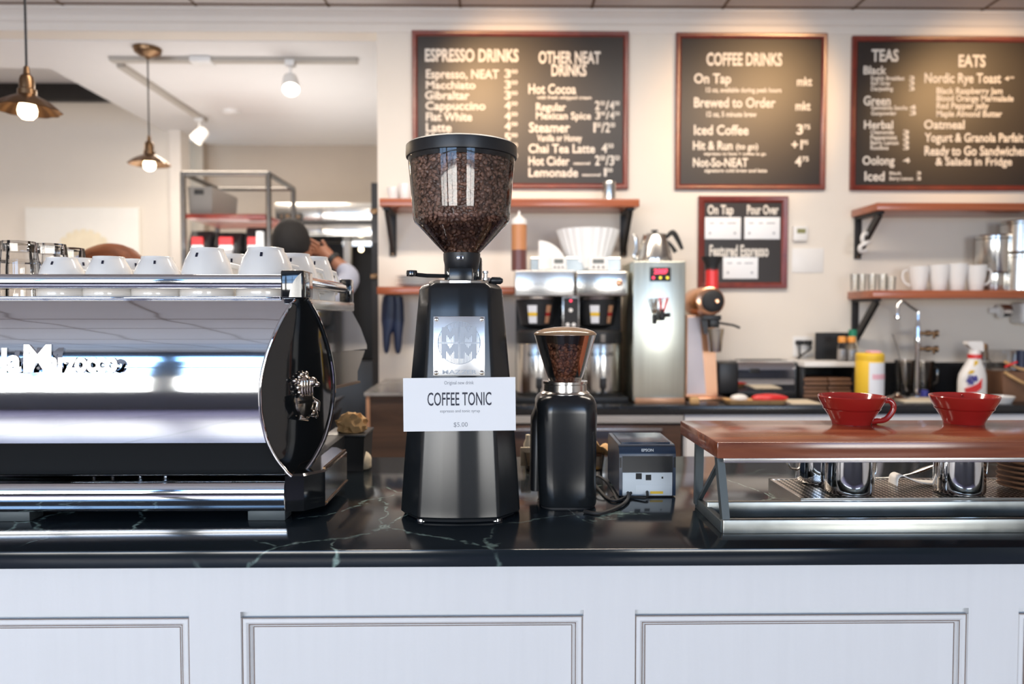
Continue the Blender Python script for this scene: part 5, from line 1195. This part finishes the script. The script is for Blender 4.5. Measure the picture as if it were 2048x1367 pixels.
# faucet
y = 4.12; fx = X(1836,y); fa = thing('bar_faucet', 'chrome bar faucet with an angled spout and two levers on the back counter', 'faucet', (fx,y,BT)); q = lambda py: Z(py,y,1836)-BT
fx_ = lambda px: X(px,y)-fx
build('riser', MB().lathe([(.03,0),(.03,.01),(.014,.02),(.012,q(700)),(.018,q(690)),(.018,q(672)),(.014,q(664)),(.016,q(655)),(.012,q(648)),(.008,q(640)),(.008,q(622))], (0,0,0), 20), M['chrome'], fa)
build('spout', MB().tube([(0,0,q(626)), (0,0,q(622)), (fx_(1796),-.05,q(603)), (fx_(1790),-.06,q(602)), (fx_(1784),-.06,q(608)), (fx_(1783),-.06,q(634))], .008, 10), M['chrome'], fa)
build('nozzle', MB().lathe([(.010,0),(.016,.006),(.016,.016),(.010,.022)], (fx_(1783),-.06,q(638)), 16), M['chrome'], fa)
for py in (666, 697): build('lever', MB().lathe([(.010,0),(.010,.03),(.016,.035),(.016,.055),(.010,.06),(.012,.075),(.018,.08),(.018,.095),(0,.1)], (.008,0,q(py)), 16, (1,-.3,0)).box((.07,-.03,q(py)-.03), (.085,-.02,q(py)), .004), M['brass'], fa)
# rinser and small metal thing
tag(build('sink_strainer', MB().lathe([(0,0),(.06,0),(.062,.012),(.05,.018),(.04,.014),(.03,.022),(.014,.03),(.014,.04),(0,.042)], (X(1797,3.95),3.95,BT), 32), M['pewter']), 'round metal sink strainer in front of the faucet', 'strainer')
tag(build('cutting_board', MB().box((X(1800,3.86),3.80,BT), (X(1915,3.86),3.98,BT+.012), .003), M['cream']), 'pale board lying flat in front of the faucet', 'board')
# glass jars behind the faucet
for px, tp_, lb in ((1812,720,'clear glass pitcher left behind the faucet'), (1849,722,'clear glass pitcher right behind the faucet')):
    yy = 4.22; r_ = 20/FPX*yy; g_ = thing('glass_pitcher', lb, 'pitcher', (X(px,yy),yy,BT), 0, 'glass pitchers behind the faucet'); h_ = Z(tp_,yy)-BT
    build('glass_wall', MB().lathe([(0,.002),(r_*.8,0),(r_*.85,.01),(r_,h_),(r_*.95,h_),(r_*.8,.016),(0,.014)], (0,0,0), 28), M['pvc'], g_); build('handle', MB().tube([(r_*.95,0,h_*.85),(r_*1.5,0,h_*.75),(r_*1.45,0,h_*.4),(r_*.88,0,h_*.25)], .006, 8), M['pvc'], g_)
tag(build('teaspoon', MB().tube([(X(1815,4.215),4.215,BT+.02), (X(1800,4.2),4.21,Z(700,4.2)), (X(1786,4.2),4.2,Z(668,4.2))], .004, 8), M['steelv']), 'long thin spoon standing in the left glass pitcher', 'spoon')
tag(build('bottle_cap', MB().lathe([(.02,0),(.02,.035),(.015,.04),(0,.04)], (X(1852,4.08),4.08,BT), 18), M['blue']), 'small blue cap on the counter below the faucet levers', 'cap')
# spray bottle
y = 3.86; sx_ = X(1947,y); sb = thing('spray_bottle', 'white spray bottle with a red collar behind the right red dripper', 'spray bottle', (sx_,y,BT)); q = lambda py: Z(py,y,1947)-BT
k_ = 1/FPX*y
def ov(w_, d_, z_, ox=0): return [(ox*k_+w_*k_*math.cos(2*PI*i/28), d_*k_*math.sin(2*PI*i/28), z_) for i in range(28)]
build('bottle_body', MB().loft([ov(27,17,0), ov(28,18,.006), ov(28,18,q(760)), ov(26.5,17,q(748),.5), ov(21,15,q(735),2), ov(14,12,q(722),3.5), ov(11,11,q(712),4), ov(11,11,q(708),4)]), M['wplastic'], sb, ang=60)
build('collar', MB().loft([ov(13,13,q(716),4), ov(13,13,q(708),4)]), M['redplastic'], sb)
build('trigger_head', MB().loft([ov(11,10,q(709),4), ov(10,9,q(700),4), ov(11,9,q(696),3)]).prism([(k_*-14,q(682)),(k_*14,q(682)),(k_*17,q(690)),(k_*17,q(702)),(k_*8,q(700)),(k_*-5,q(697)),(k_*-15,q(688))], -.022, .022, 'y'), M['wplastic'], sb, ang=30)
yl_ = -18.6*k_
bl = build('front_label', MB().prism([(k_*-24,q(775)),(k_*-22,q(783)),(k_*-2,q(782)),(k_*8,q(774)),(k_*9,q(755)),(k_*0,q(765)),(k_*-12,q(771))], yl_, yl_+.012, 'y'), M['redplastic'], sb, label='red swoosh label')
tt = MB(); put_text(tt, '409', k_*-24, k_*-1, q(766), q(750), yl_-.002, .06); build('number_lettering', tt, M['blue'], bl)
build('neck_label', MB().prism([(k_*-6,q(735)),(k_*-3,q(720)),(k_*3,q(720)),(k_*2,q(732))], -13.2*k_, -12*k_, 'y').prism([(k_*-19,q(746)),(k_*-13,q(739)),(k_*-5,q(739)),(k_*-9,q(745))], -16.6*k_, -15*k_, 'y'), M['yellow'], sb)
# basket with tubes, clear tub and small bottle at the right edge
y = 3.95; bk_ = thing('storage_crate', 'brown crate at the right edge of the back counter', 'crate', (X(2030,y),y+.05,BT)); q = lambda py: Z(py,y)-BT
x0, x1 = X(1984,y)-X(2030,y), .25
build('wall', MB().loft([[(x0*.8,-.12,0),(x1,-.12,0),(x1,.14,0),(x0*.8,.14,0)], [(x0,-.14,q(742)),(x1,-.14,q(742)),(x1,.16,q(742)),(x0,.16,q(742))], [(x0+.008,-.132,q(742)),(x1-.008,-.132,q(742)),(x1-.008,.152,q(742)),(x0+.008,.152,q(742))], [(x0*.8+.008,-.112,.008),(x1-.008,-.112,.008),(x1-.008,.132,.008),(x0*.8+.008,.132,.008)]]), M['brown'], bk_)
build('rope_handle', MB().tube(spline([(x0+.01,-.145,q(742)), (x0+.05,-.15,q(752)), (x0+.12,-.15,q(764)), (x0+.16,-.15,q(750)), (x0+.25,-.15,q(758))], 6), .008, 8), M['tan'], bk_)
build('rope_handle', MB().tube(spline([(x0+.02,-.13,q(722)), (x0+.10,-.135,q(736)), (x0+.2,-.135,q(740)), (x0+.3,-.135,q(738))], 6), .008, 8), M['tan'], bk_)
tag(build('clear_tub', MB().loft([rr_(.07,.05,.015,BT+q(741),X(2020,y),y+.05), rr_(.078,.056,.015,Z(700,y),X(2020,y),y+.05)]), M['pvc']), 'clear plastic tub on top of the brown crate', 'tub')
tag(build('dark_jar', MB().lathe([(0,BT+q(741)),(.022,BT+q(741)),(.022,Z(700,y)),(0,Z(699,y))], (X(2044,y-.06),y-.06,0), 20), M['navy']), 'small dark jar on the brown crate at the right edge', 'jar')
tag(build('red_pen', MB().tube([(X(2012,y-.1),y-.1,BT+q(732)), (X(2036,y-.1),y-.1,BT+q(722))], .006, 8), M['redplastic']), 'red pen lying on the brown crate', 'pen')
y = 4.1; pb2 = thing('soap_pump', 'small bottle with a gold pump behind the spray bottle', 'bottle', (X(1972,y),y,BT)); 
build('bottle_body', MB().lathe([(0,0),(.03,0),(.03,Z(722,y)-BT),(.012,Z(715,y)-BT)], (0,0,0), 24), M['clear'], pb2); build('pump', MB().lathe([(.016,Z(717,y)-BT),(.018,Z(708,y)-BT),(.012,Z(700,y)-BT),(.014,Z(692,y)-BT),(.008,Z(688,y)-BT),(0,Z(687,y)-BT)], (0,0,0), 20), M['brass'], pb2)
tag(build('white_dish', MB().lathe([(0,.002),(.04,0),(.06,.035),(.057,.036),(.038,.006),(0,.006)], (X(2008,3.8),3.80,BT), 32), M['china']), 'small white dish on the back counter right of the right dripper', 'dish')
# packets at the front edge of the worktop
y = 3.80
tr_ = tag(build('paper_tray', MB().loft([rr_(.14,.05,.02,BT,X(1510,y),y), rr_(.155,.06,.02,BT+.022,X(1510,y),y), rr_(.150,.055,.02,BT+.022,X(1510,y),y), rr_(.137,.047,.02,BT+.004,X(1510,y),y)]), M['tan']), 'shallow tan tray on the worktop in front of the toaster', 'tray')
tag(build('white_bag', blob(MB(), (X(1480,y),y,BT+.026), .034, (1.2,.9,.62), 5, .3), M['wplastic'], ang=60), 'crumpled white bag in the tan tray before the toaster', 'bag')
tag(build('red_packet', blob(MB(), (X(1541,y),y,BT+.026), .06, (1.45,.6,.40), 9, .2), M['redplastic'], ang=40), 'red packet in the tan tray in front of the toaster', 'packet')
tag(build('orange_sponge', MB().box((X(1380,3.79),3.76,BT), (X(1398,3.79),3.80,BT+.035), .006), M['tan']), 'small orange sponge at the foot of the copper grinder', 'sponge')
tag(build('paper_sheet', MB().box((X(1580,3.8),3.76,BT), (X(1640,3.8),3.95,BT+.004)), M['cream']), 'pale paper sheet on the worktop in front of the brown boards', 'paper')

# ================================================================== PENDANTS AND TRACK LIGHTS
def pendant(label, px, yb, yl, depth, ztop, wpx, canopy=None):
    x = X(px, depth, yl); zl = Z(yl, depth, px); s = wpx/FPX*depth/.23
    t = thing('pendant_lamp', label, 'pendant lamp', (x,depth,ztop), 0, 'brass pendant lamps')
    q = zl-ztop                                    # shade rim height, local
    build('cord', MB().cyl((0,0,q+.16*s), (0,0,-.01), .0045, seg=8), M['black'], t)
    n = 12
    def wob(tt, z): return 1+.035*math.cos(tt*n)*max(0, min(1, (q+.055*s-z)/(.05*s)))
    build('shade', MB().lathe([(.030*s,q+.062*s),(.036*s,q+.058*s),(.060*s,q+.046*s),(.090*s,q+.028*s),(.115*s,q+.004*s),(.113*s,q+.002*s),(.088*s,q+.024*s),(.058*s,q+.042*s),(.030*s,q+.054*s)], (0,0,0), 72, wob=wob, cap=False), M['brass'], t, ang=60, label='scalloped brass shade')
    build('socket', MB().lathe([(.006,q+.17*s),(.010,q+.165*s),(.012,q+.14*s),(.022*s,q+.13*s),(.026*s,q+.115*s),(.026*s,q+.085*s),(.032*s,q+.08*s),(.032*s,q+.06*s),(.02*s,q+.05*s)], (0,0,0), 24), M['brass'], t, ang=25)
    build('bulb', MB().lathe([(.013*s,q+.055*s),(.016*s,q+.045*s),(.029*s,q+.022*s),(.034*s,q+.002*s),(.031*s,q-.016*s),(.019*s,q-.029*s),(0,q-.033*s)], (0,0,0), 24), M['bulb'], t, label='lit warm bulb')
    build('canopy', MB().lathe([(.006,-.066),(.014,-.063),(.018,-.054),(.05,-.044),(.076,-.026),(.082,-.008),(.082,0)], (0,0,0), 32), M['brass'], t)
    light('pendant_light', 'POINT', (x,depth,zl-.055*s), 5.5, (1,.72,.42), shadow_soft_size=.035)
    return t
pendant('brass pendant lamp hanging nearest the left edge with its lit bulb', 55, 55, 222, 2.93, 3.18, 118)
pendant('smaller brass pendant lamp hanging from the white soffit left of the track lights', 299, 88, 330, 4.62, 3.03, 78)
zc = 3.03
def track(label, p0, p1, lampt, lb2, to):
    t = thing('track_light', label, 'track light', p0)
    p0 = Vector(p0); p1 = Vector(p1)
    build('rail', MB().bar(p0, p1, .055, .03), M['track'], t, world=True)
    L = Vector(lampt); 
    hd = build('lamp_head', MB().box((L.x-.03,L.y-.03,zc-.05), (L.x+.03,L.y+.03,zc-.012), .004).bar((L.x,L.y,zc-.05), (L.x,L.y,zc-.12), .012), M['white_metal'], t, world=True)
    d = (Vector(to)-Vector((L.x,L.y,zc-.15))).normalized(); c = Vector((L.x,L.y,zc-.16))
    build('lamp_can', MB().lathe([(.022,-.07),(.045,-.06),(.05,-.02),(.055,.05),(.052,.055),(.048,.03)], c, 28, d, cap=False).lathe([(0,-.07),(.022,-.07)], c, 28, d, cap=False), M['white_metal'], hd, world=True)
    build('lens', MB().lathe([(.049,.035),(.03,.042),(0,.044)], c, 24, d), M['spotglow'], hd, world=True)
    light('track_spot', 'SPOT', c+d*.06, 40, (1,.86,.70), aim((0,0,0), d), spot_size=R(95), spot_blend=.8, shadow_soft_size=.04)
    return t
ty = 4.79
ta = track('white track light running across the soffit with one lit spot', (X(222,ty,124),ty,zc-.011), (X(715,ty,124),ty,zc-.011), (X(581,ty,130),ty,zc), '', (X(581,ty)+.4, 3.6, 1.3))
build('feed_box', MB().box((X(384,ty,124),ty-.05,zc-.035), (X(426,ty,124),ty+.05,zc), .006), M['white_metal'], ta, world=True)
xt = X(245,4.92,138)
track('white track light running away from the camera along the soffit edge', (xt,4.9,zc-.011), (xt,6.25,zc-.011), (xt,6.15,zc), '', (xt-1.2, 5.6, 1.2))
tag(build('smoke_detector', MB().lathe([(0,-.03),(.045,-.03),(.06,-.02),(.065,0),(0,0)], (X(462,6.0,232),6.0,zc), 28), M['wplastic']), 'flat white smoke detector on the soffit behind the track lights', 'smoke detector')

# ================================================================== BEYOND THE OPENING
# art on the dining wall
y = 6.665
ar = thing('wall_art', 'large pale canvas with a faint yellow flower on the far left wall', 'painting', (X(165,y),y,Z(480,y)))
build('canvas', MB().box((X(62,y),y-.05,Z(640,y,165)), (X(285,y),y,Z(416,y,165)), .003), M['canvas'], ar, world=True)
fl_ = MB(); cpt = at(168, 520, y-.0545)
for k in range(11):
    a = R(-75+15*k); d = Vector((math.sin(a),0,math.cos(a))); n_ = Vector((d.z,0,-d.x)); L = .27
    c = cpt+Vector((0,-.0009*k,0)); fl_.loft([[c+n_*.012, c-n_*.012, c-n_*.012+Vector((0,.002,0)), c+n_*.012+Vector((0,.002,0))], [c+d*L*.7+n_*.05, c+d*L*.7-n_*.05, c+d*L*.7-n_*.05+Vector((0,.002,0)), c+d*L*.7+n_*.05+Vector((0,.002,0))], [c+d*L+n_*.02, c+d*L-n_*.02, c+d*L-n_*.02+Vector((0,.002,0)), c+d*L+n_*.02+Vector((0,.002,0))]])
build('painted_flower', fl_, M['petal'], ar, world=True, smooth=False)
# steel rack with tubs and bags
yf, yb2 = 5.5, 6.15
rk_ = thing('storage_rack', 'tall steel tube rack with a red shelf in the kitchen beyond the opening', 'rack', (X(455,yf),5.8,0))
xl_, xr_ = X(370,yf), X(540,yf); zt_ = Z(347,yf,455)
for (x, y) in ((xl_,yf),(xr_,yf),(xl_,yb2),(xr_,yb2)): build('post', MB().cyl((x,y,0), (x,y,zt_), .019), M['dsteel'], rk_, world=True)
for p0, p1 in (((xl_,yf),(xr_,yf)), ((xl_,yb2),(xr_,yb2)), ((xl_,yf),(xl_,yb2)), ((xr_,yf),(xr_,yb2))): build('top_rail', MB().cyl((*p0,zt_), (*p1,zt_), .019), M['dsteel'], rk_, world=True)
zs1 = Z(437,yf,455); zs2 = 1.62
build('red_shelf', MB().box((xl_+.02,yf-.01,zs1), (xr_-.02,yb2,Z(428,yf,455)), .003), M['frame'], rk_, world=True, label='red wooden shelf')
build('steel_shelf', MB().box((xl_,yf-.01,zs2-.03), (xr_,yb2,zs2), .003), M['steel'], rk_, world=True); build('steel_shelf', MB().box((xl_,yf-.01,.75), (xr_,yb2,.78), .003), M['steel'], rk_, world=True)
y = 5.56; zsh = Z(428,yf,455)
bn = thing('storage_bin', 'pale grey plastic bin on the red shelf of the steel rack', 'bin', (X(404,y),y,zsh)); x0, x1 = X(380,y)-X(404,y), X(429,y)-X(404,y); hb = Z(374,y)-Z(428,yf)
build('tub', MB().loft([[(x0+.01,0,0),(x1-.01,0,0),(x1-.01,.5,0),(x0+.01,.5,0)], [(x0,-.01,hb),(x1,-.01,hb),(x1,.52,hb),(x0,.52,hb)], [(x0+.01,0,hb),(x1-.01,0,hb),(x1-.01,.51,hb),(x0+.01,.51,hb)], [(x0+.02,.01,.02),(x1-.02,.01,.02),(x1-.02,.49,.02),(x0+.02,.49,.02)]]), M['greyplastic'], bn)
build('hand_grip', MB().box((-.04,-.016,hb*.72), (.03,-.006,hb*.9), .006), M['rubber'], bn)
y = 5.53
for (a, b, t, lb) in ((373,420,459,'black bag with a red and white label at the left of the rack'), (425,482,462,'black bag with a dim red label in the middle of the rack'), (486,528,452,'black bag with a red and white label at the right of the rack')):
    bg_ = thing('coffee_bag', lb, 'bag', (X((a+b)/2,y),y,zs2), 0, 'labelled black bags on the rack'); w2 = (X(b,y)-X(a,y))/2; hb = Z(t,y,455)-zs2
    build('sack', MB().loft([rr_(w2*.95,.12,.03,0,0,.14), rr_(w2,.13,.04,hb*.3,0,.14), rr_(w2,.12,.04,hb*.8,0,.14), rr_(w2*.97,.05,.02,hb,0,.14)]), M['black'], bg_)
    lw = w2*.5; 
    zl_ = Z(490,y,455)-zs2; yq = -.004 if hb else 0
    build('red_label', MB().box((-w2*.45,yq,zl_), (w2*.45,.02,Z(474,y,455)-zs2)), M['redplastic'], bg_); build('white_label', MB().box((-w2*.45,yq,0.02), (w2*.45,.02,zl_-.002)), M['paper'], bg_)
tag(build('paper_roll', MB().lathe([(0,0),(.026,0),(.026,Z(462,5.48,519)-zs2),(0,Z(462,5.48,519)-zs2)], (X(519,5.48),5.515,zs2), 24), M['paper']), 'upright white paper roll at the right post of the steel rack', 'paper roll')
# steel hood, range, fridge behind the standing man
yh = 6.55
x0, x1 = X(552,yh), X(820,yh)
hd_ = thing('range_hood', 'wide steel extractor hood with a black rail on the far kitchen wall', 'range hood', ((x0+x1)/2,yh+.3,Z(475,yh)))
build('upper_panel', MB().box((x0,yh,Z(441,yh)), (x1,yh+.64,Z(406,yh)), .004), M['steelv'], hd_, world=True)
build('rail', MB().box((x0,yh-.02,Z(448,yh)), (x1,yh+.1,Z(441,yh)), .003), M['darkbeam'], hd_, world=True)
build('lower_panel', MB().box((x0,yh,Z(472,yh)), (x1,yh+.64,Z(448,yh)), .004), M['steelv'], hd_, world=True)
pl_ = thing('kitchen_sign', 'small black plate with gold writing on the steel hood', 'sign', (X(580,yh),yh-.02,Z(434,yh)))
build('plate', MB().box((X(556,yh),yh-.028,Z(441,yh)), (X(606,yh),yh-.001,Z(427,yh)), .002), M['rubber'], pl_, world=True)
kt_ = MB(); put_text(kt_, '1 Kare', X(566,yh), X(604,yh), Z(438,yh), Z(429,yh), yh-.0292, .02); build('gold_lettering', kt_, M['brass'], pl_, world=True)
ov_ = thing('kitchen_range', 'black cooking range with warm lit shelf below the steel hood', 'range', ((x0+x1)/2,yh+.3,0))
build('body', MB().box((x0+.02,yh+.02,0), (x1,yh+.62,1.02), .004), M['black'], ov_, world=True)
build('back_guard', MB().box((x0+.02,yh+.5,1.02), (x1,yh+.62,Z(476,yh)), .004), M['rubber'], ov_, world=True)
build('lit_shelf', MB().box((X(672,yh),yh+.3,Z(486,yh)), (X(750,yh),yh+.5,Z(476,yh))), M['steelv'], ov_, world=True)
build('upright', MB().box((X(676,yh),yh+.25,1.02), (X(690,yh),yh+.32,Z(474,yh)), .003), M['white_metal'], ov_, world=True)
build('shelf_lamp', MB().ball((X(713,yh),yh+.24,Z(494,yh)), .022, 2), M['bulb'], ov_, world=True, label='small lit bulb')
# ================================================================== PEOPLE
def skin(name, nodes, edges, mt, parent=None, sub=2, root=0, kind=None):
    me = bpy.data.meshes.new(name); me.from_pydata([Vector(p) for p, r in nodes], edges, []); o = bpy.data.objects.new(name, me); COL.objects.link(o)
    sk_ = o.modifiers.new('skin', 'SKIN'); sk_.use_smooth_shade = True; sk_.branch_smoothing = .3
    for i, (p, r) in enumerate(nodes):
        d = me.skin_vertices[0].data[i]; d.radius = (r, r) if not isinstance(r, tuple) else r; d.use_root = (i == root)
    ss = o.modifiers.new('sub', 'SUBSURF'); ss.levels = sub; ss.render_levels = sub
    dg = bpy.context.evaluated_depsgraph_get(); dg.update(); m2 = bpy.data.meshes.new_from_object(o.evaluated_get(dg)); o.modifiers.clear(); o.data = m2; bpy.data.meshes.remove(me)
    m2.materials.clear(); m2.materials.append(mt); m2.polygons.foreach_set('use_smooth', [True]*len(m2.polygons))
    if parent is not None: o.parent = parent
    return o
def person(label, loc, H, facing, sk_m, hair_m, hair_s, arms, top_m, low_m, nod=0.0):
    """facing +1 looks away from the camera, -1 looks towards it; arms: list of (side, elbow, wrist, fingertip direction) in local metres"""
    t = thing('person', label, 'person', loc)
    f = facing; k = H/1.75
    N = []; E = []
    def n(p, r, a=None):
        N.append(((p[0]*k, p[1]*k*f, p[2]*k), r*k if not isinstance(r, tuple) else (r[0]*k, r[1]*k)))
        if a is not None: E.append((a, len(N)-1))
        return len(N)-1
    pel = n((0,0,.95), .13); sp1 = n((0,-.01,1.10), .12, pel); ch = n((0,0,1.30), .14, sp1); sb_ = n((0,0,1.42), .085, ch); nk = n((0,.01,1.48), .056, sb_)
    h0 = n((0,.02+nod*.3,1.545), .062, nk); h1 = n((0,.03+nod*.7,1.61), .080, h0); h2 = n((0,.02+nod,1.68), .078, h1); h3 = n((0,.015+nod,1.735), .042, h2)
    ns = n((0,.115+nod*.7,1.60), .013, h1)
    for s in (-1, 1): n((s*.085,.02+nod*.7,1.61), .016, h1)
    for s in (-1, 1):
        hp_ = n((s*.10,0,.90), .10, pel); kn = n((s*.105,.02,.50), .062, hp_); an = n((s*.11,-.02,.09), .042, kn); n((s*.115,.13,.035), .036, an)
    shirt_arms = []
    for s, el, wr, fd in arms:
        sh_i = n((s*.17,0,1.40), .062, sb_); e_ = n(el, .043, sh_i); w_i = n(wr, .028, e_); fdv = Vector(fd).normalized(); wv = Vector(wr)
        pm_ = wv+fdv*.045; pa_ = n(pm_, (.038,.022), w_i); sdv = fdv.cross(Vector((0,1,0))); sdv = sdv.normalized() if sdv.length > .1 else Vector((1,0,0)); cv = fdv.cross(sdv)
        for q, L in ((-1.5,.058),(-.5,.072),(.5,.070),(1.5,.056)):
            kb = pm_+fdv*.035+sdv*.017*q; a_ = n(kb, .0098, pa_); b_ = n(kb+fdv*L*.5+cv*.006, .0088, a_); n(kb+fdv*L*.9+cv*.022, .0078, b_)
        th = n(pm_+sdv*-.035+fdv*.0, .0105, pa_); n(pm_+sdv*-.052+fdv*.03+cv*.01, .009, th)
        shirt_arms.append((s, el, wr))
    body = skin('body', N, E, sk_m, t)
    # clothing
    N2 = []; E2 = []
    def m(p, r, a=None):
        N2.append(((p[0]*k, p[1]*k*f, p[2]*k), r*k)); 
        if a is not None: E2.append((a, len(N2)-1))
        return len(N2)-1
    a0 = m((0,0,.90), .150); a1 = m((0,-.01,1.10), .142, a0); a2 = m((0,0,1.29), .162, a1); a3 = m((0,0,1.42), .105, a2); m((0,.008,1.465), .066, a3)
    for s, el, wr in shirt_arms:
        b0 = m((s*.165,0,1.395), .082, a3); e_ = Vector(el); w_ = Vector(wr); b1 = m(e_, .058, b0); m(e_+(w_-e_)*.62, .045, b1)
    skin('shirt', N2, E2, top_m, t)
    N3 = [((0,0,.93*k), .150*k)]; E3 = []
    for s in (-1, 1):
        i = len(N3); N3 += [((s*.105*k,0,.84*k), .112*k), ((s*.11*k,.02*k*f,.50*k), .078*k), ((s*.115*k,-.02*k*f,.10*k), .062*k)]; E3 += [(0,i),(i,i+1),(i+1,i+2)]
    skin('trousers', N3, E3, low_m, t)
    # eyes and mouth on the face side
    for s in (-1, 1): build('eye', MB().ball((s*.032*k,(.094+nod*.7)*k*f,1.632*k), .011*k, 2), M['wplastic'], t)
    build('mouth', MB().ball((0,(.088+nod*.5)*k*f,1.553*k), .02*k, 2, (1,.3,.28)), M['red'], t)
    hm = MB(); hair_s(hm, k, f, nod); ho = build('hair', hm, hair_m, t, ang=180)
    return t
def short_hair(mb, k, f, nod):
    c = Vector((0,(.0+nod)*k*f,1.66*k)); rr = bmesh.ops.create_icosphere(mb.bm, subdivisions=4, radius=1)
    for v in rr['verts']:
        d = v.co.normalized(); r_ = 1+.02*math.sin(d.x*19+d.z*13)*math.sin(d.y*17)
        z = d.z*.112; fr = max(0, d.y*f)
        if z < 0: z *= (1.0 if d.y*f < .1 else .25)
        v.co = c+Vector((d.x*.086*r_*(1 if z > -.05 else .88), d.y*.110*r_*(1-.18*fr), z*r_+.012))*k
def long_hair(mb, k, f, nod):
    c = Vector((0,(.0+nod)*k*f,1.655*k)); rr = bmesh.ops.create_icosphere(mb.bm, subdivisions=4, radius=1)
    for v in rr['verts']:
        d = v.co.normalized(); fr = d.y*f; z = d.z*.115
        if z < 0: z *= (2.6 if fr < .2 else .2)
        wv = 1+.03*math.sin(d.x*23+2*d.y)
        v.co = c+Vector((d.x*(.132+.01*max(0,-d.z))*wv, d.y*.122*(1-.2*max(0,fr)), z+.012*d.x*.8))*k
mk = 1.668/1.775*1.75
yp = 2.62
person('person with chestnut hair behind the espresso machine, only the top of the head showing', (X(234,yp),yp,0), mk, -1, M['palskin'], M['hair_brown'], long_hair,
       [(-1,(-.24,.10,1.15),(-.14,.30,1.02),(.2,1,-.1)), (1,(.24,.10,1.15),(.14,.30,1.02),(-.2,1,-.1))], M['apron'], M['denim'], nod=.05)
yp = 3.72; Hm = 1.86; k_p = Hm/1.75; xm = X(584,yp)
def lp(px, py, dy): p = at(px, py, yp+dy*1.0); return ((p.x-xm)/k_p, (p.y-yp)/k_p, p.z/k_p)
man = person('person in a grey-blue shirt seen from behind, right hand raised beside the head', (xm,yp,0), Hm, 1, M['skin'], M['hair_dark'], short_hair,
       [(1,lp(706,553,.10),lp(660,514,.13),(-.95,.15,.55)), (-1,(-.26,.05,1.12),(-.22,.28,1.0),(.1,1,-.1))], M['shirt'], M['denim'])
wp = at(663, 517, yp+.13); ep = at(706, 553, yp+.10); dv = (ep-wp).normalized()
build('watch', MB().lathe([(.036,-.012),(.040,-.012),(.040,.012),(.036,.012)], wp+dv*.012, 24, dv, cap=False), M['rubber'], man, world=True, label='dark wristwatch')
